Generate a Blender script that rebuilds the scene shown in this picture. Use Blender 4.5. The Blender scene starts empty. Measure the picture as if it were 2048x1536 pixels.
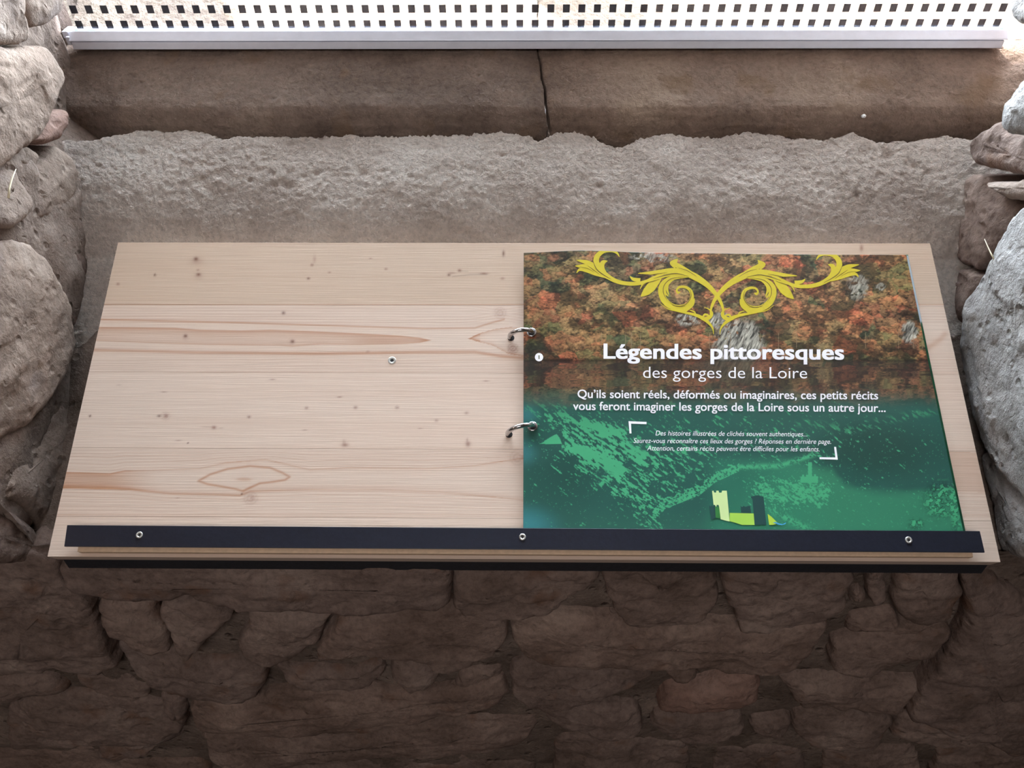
import bpy, bmesh, math, random
import numpy as np
from mathutils import Matrix, Vector

# ------------------------------------------------------------------ camera
TAU = math.radians(25)                       # slope of the reading board
F = 1550.0
BU = np.array([0, math.cos(TAU), math.sin(TAU)])      # up along the board
BN = np.array([0, -math.sin(TAU), math.cos(TAU)])     # board normal
BW, BH = 0.90, 0.346
BO = np.array([-0.45, 0.0, 1.0])             # front left corner of the board
_a = np.array([0.9999328, 0.00325591, -0.01112614]); _a /= np.linalg.norm(_a)
_b = np.array([0.01020811, -0.93001998, 0.36736716]); _b -= _a * (_a @ _b); _b /= np.linalg.norm(_b)
_n = np.cross(_a, _b)
R_CW = np.column_stack([[1, 0, 0], BU, BN]) @ np.column_stack([_a, _b, _n]).T   # camera (x right, y down, z forward) -> world
CAM = BO - R_CW @ (np.array([-0.49079365, 0.1822646, 0.81886992]) * BW)

scene = bpy.context.scene
cd = bpy.data.cameras.new('camera'); cam = bpy.data.objects.new('camera', cd)
scene.collection.objects.link(cam); scene.camera = cam
cd.lens = 36 * F / 2048; cd.sensor_width = 36; cd.clip_start = 0.01
m = Matrix.Identity(4)
for i in range(3):
    m[i][0] = R_CW[i][0]; m[i][1] = -R_CW[i][1]; m[i][2] = -R_CW[i][2]; m[i][3] = CAM[i]
cam.matrix_world = m

# ------------------------------------------------------------------ light
w = bpy.data.worlds.new('sky'); scene.world = w; w.use_nodes = True
bg = w.node_tree.nodes['Background']
bg.inputs[0].default_value = (0.82, 0.90, 1.0, 1); bg.inputs[1].default_value = 40
sd = bpy.data.lights.new('sun', 'SUN'); sd.energy = 60; sd.angle = math.radians(2); sd.color = (1, 0.96, 0.88)
so = bpy.data.objects.new('sun', sd); scene.collection.objects.link(so)
so.rotation_euler = Vector((-0.24, 0.33, 1.0)).to_track_quat('Z', 'Y').to_euler()
ad = bpy.data.lights.new('window_daylight', 'AREA'); ad.shape = 'RECTANGLE'; ad.size = 1.16; ad.size_y = 1.06
ad.cycles.is_portal = True
ao = bpy.data.objects.new('window_daylight', ad); scene.collection.objects.link(ao)
ao.location = (0.03, 0.90, 1.74); ao.rotation_euler = (math.radians(-90), 0, 0)
rd = bpy.data.lights.new('room_fill', 'AREA'); rd.shape = 'RECTANGLE'; rd.size = 1.2; rd.size_y = 0.5
rd.energy = 31; rd.color = (1.0, 0.96, 0.94)  # added fill below the ceiling to lift the dim front wall, no real opening
ro = bpy.data.objects.new('room_fill', rd); scene.collection.objects.link(ro)
ro.location = (-0.2, -1.9, 2.95); ro.rotation_euler = (math.radians(38), 0, 0)
vs = scene.view_settings
vs.view_transform = 'Standard'; vs.look = 'None'; vs.gamma = 1; vs.use_curve_mapping = False
vs.exposure = 0.0

# ------------------------------------------------------------------ helpers
def ray(px, py):
    p = np.stack([(np.asarray(px, float) - 1024) / F, (np.asarray(py, float) - 768) / F, np.ones_like(np.asarray(px, float))], -1)
    return p @ R_CW.T
def on_plane(px, py, o, n):
    d = ray(px, py); t = ((np.asarray(o) - CAM) @ n) / (d @ n)
    return CAM + d * t[..., None]
def photo_xy(P):
    c = (np.asarray(P) - CAM) @ R_CW
    return 1024 + F * c[..., 0] / c[..., 2], 768 + F * c[..., 1] / c[..., 2]
def board_xy(px, py, h=0.0):
    """metres along and up the board for a measured spot, h above its face"""
    P = on_plane(px, py, BO + BN * h, BN) - BO
    return P[..., 0], P @ BU
def bpt(x, y, h=0.0):
    x = np.asarray(x, float); y = np.asarray(y, float); h = np.asarray(h, float) + 0 * x
    return BO + x[..., None] * np.array([1, 0, 0]) + y[..., None] * BU + h[..., None] * BN

def _hash(ix, iy, iz, s):
    h = (ix.astype(np.int64) * 374761393 + iy.astype(np.int64) * 668265263 + iz.astype(np.int64) * 2147483647 + s * 974634777) & 0xffffffff
    h = ((h ^ (h >> 13)) * 1274126177) & 0xffffffff
    h = ((h ^ (h >> 16)) * 2246822519) & 0xffffffff
    return ((h ^ (h >> 15)) & 0xffffff) / 0xffffff
def vnoise(P, s=0):
    P = np.asarray(P, float); i = np.floor(P); f = P - i; f = f * f * f * (f * (f * 6 - 15) + 10)
    ix, iy, iz = i[..., 0], i[..., 1], i[..., 2]; r = 0
    for dx in (0, 1):
        for dy in (0, 1):
            for dz in (0, 1):
                wgt = (f[..., 0] if dx else 1 - f[..., 0]) * (f[..., 1] if dy else 1 - f[..., 1]) * (f[..., 2] if dz else 1 - f[..., 2])
                r = r + wgt * _hash(ix + dx, iy + dy, iz + dz, s)
    return r * 2 - 1
def fbm(P, octaves=4, s=0, gain=0.5):
    r = 0; a = 1.0; t = 0; P = np.asarray(P, float)
    for k in range(octaves):
        r = r + a * vnoise(P * 2 ** k + 17.3 * k, s + k); t += a; a *= gain
    return r / t
def fbm2(x, y, octaves=4, s=0, gain=0.5):
    return fbm(np.stack([x, y, np.zeros_like(x) + 0.37], -1), octaves, s, gain)
def worley(x, y, s=0):
    ix, iy = np.floor(x), np.floor(y); d1 = np.full(x.shape, 9.0); cid = np.zeros(x.shape); oy = np.zeros(x.shape)
    for dx in (-1, 0, 1):
        for dy in (-1, 0, 1):
            cx = ix + dx; cy = iy + dy; z = np.zeros_like(cx)
            jx = cx + _hash(cx, cy, z, s); jy = cy + _hash(cx, cy, z + 1, s)
            d = np.hypot(x - jx, y - jy); k = d < d1
            d1 = np.where(k, d, d1); cid = np.where(k, _hash(cx, cy, z + 2, s), cid); oy = np.where(k, y - jy, oy)
    return d1, cid, oy

def lin(c):
    c = np.asarray(c, float) / 255.0
    return np.where(c <= 0.04045, c / 12.92, ((c + 0.055) / 1.055) ** 2.4)
def L4(*c): return tuple(lin(c)) + (1.0,)

def mesh_obj(name, V, faces, mat, parent=None, smooth=True, colors=None):
    me = bpy.data.meshes.new(name); V = np.asarray(V, float).reshape(-1, 3)
    if isinstance(faces, np.ndarray) and faces.ndim == 2 and len(V) > 2000:
        n, k = faces.shape
        me.vertices.add(len(V)); me.vertices.foreach_set('co', V.ravel())
        me.loops.add(n * k); me.loops.foreach_set('vertex_index', faces.ravel().astype(np.int32))
        me.polygons.add(n); me.polygons.foreach_set('loop_start', np.arange(0, n * k, k, dtype=np.int32))
        me.update(calc_edges=True)
    else:
        me.from_pydata([tuple(v) for v in V], [], [tuple(int(q) for q in f) for f in faces]); me.update()
    me.polygons.foreach_set('use_smooth', [smooth] * len(me.polygons))
    if colors is not None:
        at = me.color_attributes.new('tint', 'FLOAT_COLOR', 'POINT')
        c = np.ones((len(V), 4)); c[:, :3] = colors; at.data.foreach_set('color', c.ravel())
    me.materials.append(mat)
    o = bpy.data.objects.new(name, me); scene.collection.objects.link(o)
    if parent is not None: o.parent = parent
    return o
def origin_to(o, p):
    p = Vector(p); o.data.transform(Matrix.Translation(-p)); o.location = p
    return o
def tag(o, label=None, cat=None, group=None, kind=None):
    if label: o['label'] = label
    if cat: o['category'] = cat
    if group: o['group'] = group
    if kind: o['kind'] = kind
    return o
def grid_faces(nu, nv):
    i = np.arange(nu - 1)[:, None] * nv + np.arange(nv - 1)[None, :]
    return np.stack([i, i + nv, i + nv + 1, i + 1], -1).reshape(-1, 4)
def box(lo, hi):
    (a, b, c), (d, e, f) = lo, hi
    V = [(a, b, c), (d, b, c), (d, e, c), (a, e, c), (a, b, f), (d, b, f), (d, e, f), (a, e, f)]
    return V, [(0, 3, 2, 1), (4, 5, 6, 7), (0, 1, 5, 4), (1, 2, 6, 5), (2, 3, 7, 6), (3, 0, 4, 7)]
class MB:
    def __init__(s): s.V = []; s.F = []
    def add(s, V, F):
        k = len(s.V); s.V += [tuple(v) for v in V]; s.F += [tuple(int(q) + k for q in f) for f in F]; return s
    def box(s, lo, hi): return s.add(*box(lo, hi))
    def build(s, name, mat, parent=None, smooth=False): return mesh_obj(name, s.V, s.F, mat, parent, smooth)
def bevel(o, wdt, seg=2):
    bm = bmesh.new(); bm.from_mesh(o.data)
    bmesh.ops.bevel(bm, geom=bm.edges[:], offset=wdt, segments=seg, profile=0.5, affect='EDGES')
    bm.to_mesh(o.data); bm.free(); return o
def prism(pts3, n, depth):
    """solid from an outline of 3D points, extruded backwards along n"""
    P = np.asarray(pts3); Q = P - np.asarray(n) * depth; k = len(P)
    F = [tuple(range(k)), tuple(range(2 * k - 1, k - 1, -1))] + [(i, i + k, (i + 1) % k + k, (i + 1) % k) for i in range(k)]
    return np.vstack([P, Q]), F

# ------------------------------------------------------------------ materials
def new_mat(name):
    mt = bpy.data.materials.new(name); mt.use_nodes = True
    nt = mt.node_tree; return mt, nt, nt.nodes['Principled BSDF']
def nd(nt, t, **kw):
    n = nt.nodes.new(t)
    for k, v in kw.items(): setattr(n, k, v)
    return n
def math_node(nt, op, a, b=None):
    n = nd(nt, 'ShaderNodeMath', operation=op)
    for i, v in enumerate((a, b)):
        if v is None: continue
        if isinstance(v, (int, float)): n.inputs[i].default_value = v
        else: nt.links.new(v, n.inputs[i])
    return n.outputs[0]
def noise(nt, vec, scale, detail=6, rough=0.6):
    n = nd(nt, 'ShaderNodeTexNoise'); n.inputs['Scale'].default_value = scale
    n.inputs['Detail'].default_value = detail; n.inputs['Roughness'].default_value = rough
    nt.links.new(vec, n.inputs['Vector']); return n.outputs['Fac']
def ramp(nt, fac, stops):
    r = nd(nt, 'ShaderNodeValToRGB'); e = r.color_ramp.elements
    while len(e) < len(stops): e.new(0.5)
    for q, (p, c) in zip(e, stops): q.position = p; q.color = c
    nt.links.new(fac, r.inputs[0]); return r.outputs[0]
def mix(nt, fac, a, b, mode='MIX'):
    n = nd(nt, 'ShaderNodeMix', data_type='RGBA', blend_type=mode)
    if isinstance(fac, (int, float)): n.inputs[0].default_value = fac
    else: nt.links.new(fac, n.inputs[0])
    for i, v in ((6, a), (7, b)):
        if isinstance(v, tuple): n.inputs[i].default_value = v
        else: nt.links.new(v, n.inputs[i])
    return n.outputs[2]
def rock(name, dark, mid, light, scale=9, bump=0.004, grain=160, pits=0.5, spots=None, grain_amt=1.0, lump=1.0):
    mt, nt, bs = new_mat(name)
    pos = nd(nt, 'ShaderNodeNewGeometry').outputs['Position']
    oi = nd(nt, 'ShaderNodeObjectInfo').outputs['Random']
    big = noise(nt, pos, scale, 8, 0.62)
    c = ramp(nt, big, [(0.30, dark), (0.52, mid), (0.72, light)])
    fine = noise(nt, pos, grain, 5, 0.7)
    c = mix(nt, 0.75, c, ramp(nt, fine, [(0.25, (0.62, 0.60, 0.58, 1)), (0.5, (1, 1, 1, 1)), (0.75, (1.25, 1.22, 1.2, 1))]), 'MULTIPLY')
    c = mix(nt, 0.6, c, ramp(nt, oi, [(0, (0.88, 0.88, 0.90, 1)), (0.5, (1, 1, 1, 1)), (1, (1.10, 1.04, 0.99, 1))]), 'MULTIPLY')
    if spots:
        sp = noise(nt, pos, 22, 3, 0.5)
        c = mix(nt, ramp(nt, sp, [(0.60, (0, 0, 0, 1)), (0.72, (0.8, 0.8, 0.8, 1))]), c, spots)
    nt.links.new(c, bs.inputs['Base Color'])
    bs.inputs['Roughness'].default_value = 0.95; bs.inputs['Specular IOR Level'].default_value = 0.15
    vor = nd(nt, 'ShaderNodeTexVoronoi'); vor.inputs['Scale'].default_value = 70
    nt.links.new(pos, vor.inputs['Vector'])
    pit = ramp(nt, vor.outputs['Distance'], [(0.0, (0, 0, 0, 1)), (0.35, (1, 1, 1, 1))])
    pm = ramp(nt, noise(nt, pos, 30, 2, 0.5), [(0.5, (1, 1, 1, 1)), (0.62, (0, 0, 0, 1))])
    pitf = math_node(nt, 'MAXIMUM', pit, pm)
    c = mix(nt, 0.5 if pits > 0.6 else 0.3, c, ramp(nt, pitf, [(0, (0.35, 0.33, 0.32, 1)), (0.6, (1, 1, 1, 1))]), 'MULTIPLY')
    nt.links.new(c, bs.inputs['Base Color'])
    h = math_node(nt, 'ADD', math_node(nt, 'MULTIPLY', noise(nt, pos, 38, 6, 0.65), lump), math_node(nt, 'MULTIPLY', fine, 0.45 * grain_amt))
    h = math_node(nt, 'ADD', h, math_node(nt, 'MULTIPLY', pitf, pits))
    b = nd(nt, 'ShaderNodeBump'); b.inputs['Strength'].default_value = 1.0; b.inputs['Distance'].default_value = bump
    nt.links.new(h, b.inputs['Height']); nt.links.new(b.outputs[0], bs.inputs['Normal'])
    return mt
def plain(name, col, rough=0.5, metal=0.0, spec=0.5, var=0.1, vscale=60, bump=0.0):
    mt, nt, bs = new_mat(name)
    pos = nd(nt, 'ShaderNodeNewGeometry').outputs['Position']
    nz = noise(nt, pos, vscale, 4, 0.6)
    c = mix(nt, 1.0, col, ramp(nt, nz, [(0.3, (1 - var,) * 3 + (1,)), (0.7, (1 + var,) * 3 + (1,))]), 'MULTIPLY')
    nt.links.new(c, bs.inputs['Base Color'])
    bs.inputs['Roughness'].default_value = rough; bs.inputs['Metallic'].default_value = metal
    bs.inputs['Specular IOR Level'].default_value = spec
    if bump:
        b = nd(nt, 'ShaderNodeBump'); b.inputs['Distance'].default_value = bump
        nt.links.new(nz, b.inputs['Height']); nt.links.new(b.outputs[0], bs.inputs['Normal'])
    return mt
def tinted(name, rough, spec, grain=None, bump=0.0):
    mt, nt, bs = new_mat(name)
    at = nd(nt, 'ShaderNodeAttribute', attribute_name='tint'); c = at.outputs['Color']
    if grain:
        tc = nd(nt, 'ShaderNodeNewGeometry').outputs['Position']
        mp = nd(nt, 'ShaderNodeMapping'); mp.inputs['Scale'].default_value = grain
        nt.links.new(tc, mp.inputs['Vector']); nz = noise(nt, mp.outputs[0], 1.0, 5, 0.6)
        c = mix(nt, 1.0, c, ramp(nt, nz, [(0.3, (0.93, 0.92, 0.91, 1)), (0.7, (1.05, 1.05, 1.05, 1))]), 'MULTIPLY')
        b = nd(nt, 'ShaderNodeBump'); b.inputs['Distance'].default_value = bump
        nt.links.new(nz, b.inputs['Height']); nt.links.new(b.outputs[0], bs.inputs['Normal'])
    nt.links.new(c, bs.inputs['Base Color'])
    bs.inputs['Roughness'].default_value = rough; bs.inputs['Specular IOR Level'].default_value = spec
    return mt

M = {}
M['brown_rock'] = rock('brown_rock', L4(96, 80, 72), L4(126, 108, 100), L4(150, 132, 122), 10, 0.0035, spots=L4(112, 86, 72))
M['red_rock'] = rock('red_rock', L4(106, 84, 76), L4(134, 108, 98), L4(154, 130, 120), 12, 0.0035)
M['mortar'] = rock('mortar', L4(84, 72, 64), L4(112, 98, 90), L4(138, 122, 112), 14, 0.006, pits=0.9)
M['tan_rock'] = rock('tan_rock', L4(114, 99, 90), L4(144, 127, 116), L4(170, 155, 145), 8, 0.0032, pits=0.9, grain_amt=1.6, spots=L4(126, 112, 106))
M['grey_rock'] = rock('grey_rock', L4(134, 131, 130), L4(166, 162, 160), L4(196, 193, 191), 14, 0.006, grain=130, pits=1.0, grain_amt=2.0)
M['render'] = rock('lime_render', L4(196, 181, 171), L4(223, 209, 199), L4(236, 225, 216), 7, 0.0070, grain=200, pits=0.35, grain_amt=3.0, lump=0.4)
M['slab'] = rock('sill_stone', L4(106, 92, 84), L4(138, 121, 110), L4(162, 145, 130), 6, 0.0060, grain=170, pits=0.4, grain_amt=1.6, spots=L4(132, 110, 92))
M['slab_dark'] = rock('sill_stone_dark', L4(78, 66, 62), L4(102, 87, 80), L4(124, 106, 96), 8, 0.003, grain=200, pits=0.25, lump=0.5)
M['limestone'] = plain('pale_limestone', L4(240, 240, 240), 0.9, spec=0.1, var=0.03, vscale=20, bump=0.002)
M['pillar'] = rock('pillar_stone', L4(74, 73, 70), L4(98, 97, 93), L4(122, 121, 117), 18, 0.01)
M['jamb_mortar'] = rock('jamb_mortar', L4(96, 82, 74), L4(134, 118, 108), L4(160, 146, 136), 12, 0.005, pits=0.9)
M['room'] = plain('room_plaster', L4(120, 106, 96), 0.95, spec=0.1)
M['alu'] = plain('brushed_aluminium', L4(232, 236, 250), 0.5, metal=0.25, var=0.04)
M['groove'] = plain('dark_groove', L4(60, 58, 60), 0.7)
M['black_metal'] = plain('black_painted_steel', L4(34, 36, 42), 0.38, spec=0.55, var=0.25, vscale=300, bump=0.0002)
M['bar_metal'] = plain('bar_painted_steel', L4(30, 33, 45), 0.30, spec=0.7, var=0.18, vscale=220, bump=0.0002)
M['steel'] = plain('nickel_steel', L4(205, 205, 208), 0.18, metal=1.0, var=0.03)
M['screw'] = plain('zinc_screw', L4(215, 213, 208), 0.35, metal=0.7, var=0.05)
M['dark'] = plain('dark_recess', L4(30, 26, 26), 0.8)
M['wood'] = tinted('spruce_panel', 0.42, 0.35, grain=(14, 900, 900), bump=0.00025)
M['wood_edge'] = plain('spruce_edge', L4(206, 178, 150), 0.6, vscale=200)
M['print'] = tinted('printed_laminate', 0.34, 0.45)
M['white_ink'] = plain('white_print', L4(246, 244, 250), 0.4, var=0.01)
M['yellow_ink'] = plain('yellow_print', L4(200, 182, 34), 0.4, var=0.05, vscale=300)
M['paper'] = plain('page_edge_paper', L4(196, 214, 222), 0.45)
M['straw'] = plain('dry_straw', L4(222, 208, 178), 0.7)
def ink(name, *c): return plain(name, L4(*c), 0.4, var=0.02)

# film squares: dark translucent print, glass
mt, nt, bs = new_mat('tinted_film'); nt.nodes.remove(bs)
tr = nd(nt, 'ShaderNodeBsdfTransparent'); tr.inputs[0].default_value = (0.16, 0.16, 0.175, 1)
df = nd(nt, 'ShaderNodeBsdfDiffuse'); df.inputs[0].default_value = (0.03, 0.032, 0.04, 1)
ad_ = nd(nt, 'ShaderNodeAddShader'); nt.links.new(tr.outputs[0], ad_.inputs[0]); nt.links.new(df.outputs[0], ad_.inputs[1])
nt.links.new(ad_.outputs[0], nt.nodes['Material Output'].inputs[0]); M['film'] = mt
mt, nt, bs = new_mat('window_glass'); nt.nodes.remove(bs)
tr = nd(nt, 'ShaderNodeBsdfTransparent'); tr.inputs[0].default_value = (0.93, 0.96, 0.96, 1)
gl = nd(nt, 'ShaderNodeBsdfGlossy'); gl.inputs['Roughness'].default_value = 0.02
mx = nd(nt, 'ShaderNodeMixShader'); fr = nd(nt, 'ShaderNodeFresnel'); fr.inputs[0].default_value = 1.3
nt.links.new(fr.outputs[0], mx.inputs[0]); nt.links.new(tr.outputs[0], mx.inputs[1]); nt.links.new(gl.outputs[0], mx.inputs[2])
nt.links.new(mx.outputs[0], nt.nodes['Material Output'].inputs[0]); M['glass'] = mt

# ------------------------------------------------------------------ structure
YF = 0.03                                  # face of the wall below the board
YG = 0.530                                 # window plane
def rough_grid(o, eu, ev, n, lu, lv, step, amp, s, fn=None):
    nu = max(2, int(lu / step) + 1); nv = max(2, int(lv / step) + 1)
    u, v = np.meshgrid(np.linspace(0, lu, nu), np.linspace(0, lv, nv), indexing='ij')
    P = np.asarray(o) + u[..., None] * np.asarray(eu) + v[..., None] * np.asarray(ev)
    d = amp * (fbm(P * 14, 4, s) + 0.5 * fbm(P * 45, 3, s + 9))
    if fn is not None: d = d + fn(u, v, P)
    return (P + d[..., None] * np.asarray(n)).reshape(-1, 3), grid_faces(nu, nv)

def structure(name, parts, mat, parent=None):
    V = []; Fq = []; k = 0
    for v, f in parts:
        v = np.asarray(v, float); V.append(v); Fq.append(np.asarray(f) + k); k += len(v)
    o = mesh_obj(name, np.vstack(V), np.vstack(Fq), mat, parent)
    if parent is None: o['kind'] = 'structure'
    return o
def bx(lo, hi): return box(lo, hi)
wall_front = structure('wall_front', [rough_grid((-1.3, YF, 0.0), (1, 0, 0), (0, 0, 1), (0, -1, 0), 2.6, 0.975, 0.008, 0.006, 3),
                                      rough_grid((-0.56, 0.035, 0.966), (1, 0, 0), (0, 0.905, 0.425), (0, -0.425, 0.905), 1.13, 0.36, 0.01, 0.008, 4),
                                      bx((-2.4, 0.07, 0.0), (2.4, 0.85, 0.95)), bx((-0.56, 0.30, 0.9), (0.62, 0.85, 1.06))], M['mortar'])
wall_left = structure('wall_left', [rough_grid((-0.496, 0.03, 0.98), (0, 1, 0), (0, 0, 1), (1, 0, 0), 0.50, 1.3, 0.008, 0.012, 5, lambda u, v, P: -0.045 * np.clip((P[..., 1] - 0.30) / 0.06, 0, 1) * np.clip((P[..., 2] - 1.19) / 0.04, 0, 1)),
                                    rough_grid((-1.3, YF, 0.965), (1, 0, 0), (0, 0, 1), (0, -1, 0), 0.810, 1.3, 0.010, 0.008, 6),
                                    bx((-2.4, 0.07, 1.05), (-0.57, 0.85, 3.0)), bx((-2.4, 0.515, 1.05), (-0.548, 0.85, 3.0))], M['jamb_mortar'])
sx = np.array([0.075, 0.46, 0]); sx = sx / np.linalg.norm(sx)
wall_right = structure('wall_right', [rough_grid((0.493, 0.03, 0.98), tuple(sx), (0, 0, 1), (-sx[1], sx[0], 0), 0.52, 1.3, 0.008, 0.010, 7, lambda u, v, P: -0.03 * np.clip((P[..., 1] - 0.40) / 0.08, 0, 1)),
                                      rough_grid((0.487, YF, 0.965), (1, 0, 0), (0, 0, 1), (0, -1, 0), 0.813, 1.3, 0.010, 0.008, 8),
                                      bx((0.64, 0.07, 1.05), (2.4, 0.85, 3.0))], M['jamb_mortar'])
structure('wall_above', [bx((-2.4, YF, 2.25), (2.4, 0.85, 3.0))], M['mortar'])
structure('floor', [bx((-2.4, -4.0, -0.1), (2.4, 0.85, 0.0))], M['room'])
structure('ceiling', [bx((-2.4, -4.0, 3.0), (2.4, 0.85, 3.1))], M['room'])
structure('wall_rear', [bx((-2.4, -4.1, 0.0), (2.4, -4.0, 3.0))], M['room'])
structure('wall_west', [bx((-2.5, -4.0, 0.0), (-2.4, 0.85, 3.0))], M['room'])
structure('wall_east', [bx((2.4, -4.0, 0.0), (2.5, 0.85, 3.0))], M['room'])

# rendered slope behind the board, ragged upper edge lapping the sill slabs
edge = [(120, 312), (165, 300), (205, 292), (240, 278), (300, 262), (400, 268), (440, 280), (560, 275), (700, 268), (850, 275), (940, 270), (1000, 264), (1060, 276), (1078, 288),
        (1100, 268), (1150, 262), (1185, 276), (1225, 294), (1250, 295), (1280, 278), (1330, 270), (1420, 277), (1490, 264), (1600, 278), (1640, 286), (1700, 270), (1750, 290), (1850, 282), (1880, 276), (1915, 290), (1960, 300)]
e = np.array(edge, float)
PLO = np.array([0, 0.325, 1.115]); PHI = np.array([0, 0.450, 1.211])   # slope line
sd_ = (PHI - PLO); SL = np.linalg.norm(sd_); sdir = sd_ / SL; snor = np.array([0, -sdir[2], sdir[1]])
ep = on_plane(e[:, 0], e[:, 1], PLO, snor); eu_, et_ = ep[:, 0], (ep - PLO) @ sdir
nu, nv = 1000, 220
uu = np.linspace(-0.56, 0.575, nu); tt = np.linspace(0, 1, nv) ** 0.7
U, T = np.meshgrid(uu, tt, indexing='ij')
top = np.interp(U, eu_, et_) + 0.0055 * fbm2(U * 60, U * 0, 5, 21, 0.75) + 0.0022 * fbm2(U * 420, U * 0, 2, 22)
S = -0.2 + T * (top + 0.2)
P = PLO + S[..., None] * sdir + U[..., None] * np.array([1, 0, 0])
near = (top - S)
h = 0.009 * fbm(P * 5, 3, 31) + 0.0020 * fbm(P * 38, 3, 32) + (0.0016 + 0.0010 * fbm(P * 7, 2, 34)) * fbm(P * 190, 3, 33)
h = h + 0.006 - 0.012 * np.clip(1 - near / 0.006, 0, 1) ** 2 + 0.014 * np.sin(np.clip(S / SL, 0, 1) ** 0.85 * math.pi)
h = h + 0.03 * np.clip((-0.455 - U) / 0.07, 0, 1) ** 2 * 0.6 + 0.04 * np.clip((U - 0.46) / 0.10, 0, 1) ** 2
for (cx, cy, r_, dep) in [(585, 383, 9, .004), (560, 385, 5, .003), (510, 375, 4, .003), (615, 365, 4, .003), (640, 360, 5, .003), (770, 355, 5, .003), (825, 368, 5, .003), (1765, 322, 9, .005), (1815, 345, 6, .004), (1840, 358, 5, .003), (1700, 402, 5, .004), (1195, 385, 5, .003), (295, 320, 6, .003), (420, 372, 5, .003), (645, 280, 8, .004), (450, 273, 9, .004), (1005, 323, 3, .003), (735, 360, 8, .003)]:
    q = on_plane(np.array([cx]), np.array([cy]), PLO, snor)[0]
    dd = np.hypot((U - q[0]) / 1.4, S - (q - PLO) @ sdir) / (r_ * 0.00056)
    h = h - dep * np.exp(-dd ** 2)
P = P + h[..., None] * snor
wall_back = mesh_obj('wall_back', P.reshape(-1, 3), grid_faces(nu, nv), M['render']); wall_back['kind'] = 'structure'

# sill slabs: sloped tread and rounded nose, a crack between the two
crack = np.array([(1076, 95), (1078, 110), (1083, 135), (1084, 150), (1090, 175), (1091, 200), (1095, 225), (1097, 245), (1099, 262), (1096, 275), (1090, 292)], float)
prof = np.array([(0.602, 1.316), (0.530, 1.279), (0.492, 1.2590), (0.464, 1.2435), (0.4575, 1.2385), (0.4530, 1.231), (0.4495, 1.219), (0.450, 1.204), (0.454, 1.182)])
pl = np.concatenate([[0], np.cumsum(np.hypot(*np.diff(prof, axis=0).T))])
def prof_at(s): return np.interp(s, pl, prof[:, 0]), np.interp(s, pl, prof[:, 1])
cq = []
for (x, y) in crack:                       # crack position for each place down the profile
    d = ray(x, y); best = None
    for s in np.linspace(0, pl[-1], 300):
        yy, zz = prof_at(s); t = (yy - CAM[1]) / d[1]; er = abs(CAM[2] + t * d[2] - zz)
        if best is None or er < best[0]: best = (er, s, CAM[0] + t * d[0])
    cq.append(best[1:])
cq = np.array(sorted(cq))
def slab(name, left, seed):
    nu, nv = 420, 120
    s = np.linspace(0, pl[-1], nv); cx = np.interp(s, cq[:, 0], cq[:, 1]) + 0.0012 * fbm2(s * 200, s * 0, 3, 77)
    gap = 0.0006 + 0.0016 * np.clip((s - 0.08) / 0.1, 0, 1)
    a = np.full(nv, -0.56) if left else cx + gap
    b = cx - gap if left else np.full(nv, 0.635)
    q = np.linspace(0, 1, nu)
    q = 1 - (1 - q) ** 1.6 if left else q ** 1.6
    X = a[None, :] + (b - a)[None, :] * q[:, None]
    yy, zz = prof_at(s); P = np.stack([X, np.broadcast_to(yy, X.shape), np.broadcast_to(zz, X.shape)], -1)
    dy = np.gradient(yy); dz = np.gradient(zz); nn = np.stack([0 * dy, dz, -dy], -1); nn /= np.linalg.norm(nn, axis=1)[:, None]
    if nn[5, 2] < 0: nn = -nn
    ed = (b[None, :] - X) if left else (X - a[None, :])
    h = 0.0035 * fbm(P * 9, 3, seed) + 0.0022 * fbm(P * 50, 4, seed + 3) + 0.0010 * fbm(P * 170, 2, seed + 5) - 0.003 * np.exp(-ed / 0.003)
    if left:                               # flaked corner beside the crack
        h = h - 0.0035 * np.clip(1 - np.abs((s[None, :] - 0.11) / 0.05), 0, 1) * (ed < 0.026 + 0.006 * fbm2(X * 80, X * 0, 2, 5)) * 0.8
    P = P + h[..., None] * nn[None]
    V = P.reshape(-1, 3); Fg = grid_faces(nu, nv)
    k = (nu - 1) * nv if left else 0       # wall of the crack
    side = V[k:k + nv] + np.array([0, 0.012, -0.03]); V = np.vstack([V, side]); i = np.arange(nv - 1)
    Fs = np.stack([k + i, k + i + 1, nu * nv + i + 1, nu * nv + i], -1)
    return mesh_obj(name, V, np.vstack([Fg, Fs]), M['slab'], wall_back)
slab('sill_slab', True, 41); slab('sill_slab', False, 51)
structure('wall_outside', [bx((-0.56, 0.47, 0.98), (0.64, 0.85, 1.17))], M['mortar'])['kind'] = 'structure'
pbp = at_slab = on_plane(np.array([1727.0]), np.array([232.0]), np.array([0, 0.4505, 1.22]), np.array([0, -1.0, 0.0]))[0]
bm = bmesh.new(); bmesh.ops.create_icosphere(bm, subdivisions=2, radius=0.0026)
for v_ in bm.verts: v_.co = v_.co * (1 + 0.25 * float(vnoise(np.array(v_.co[:]) * 900, 3))) ; v_.co.z *= 0.8
me = bpy.data.meshes.new('pebble'); bm.to_mesh(me); bm.free(); me.materials.append(M['limestone'])
pb = bpy.data.objects.new('pebble', me); scene.collection.objects.link(pb); pb.location = tuple(pbp + np.array([0, -0.0005, 0.0]))
tag(pb, 'tiny white pebble stuck on the brown window sill slab towards the right', 'pebble')

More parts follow.
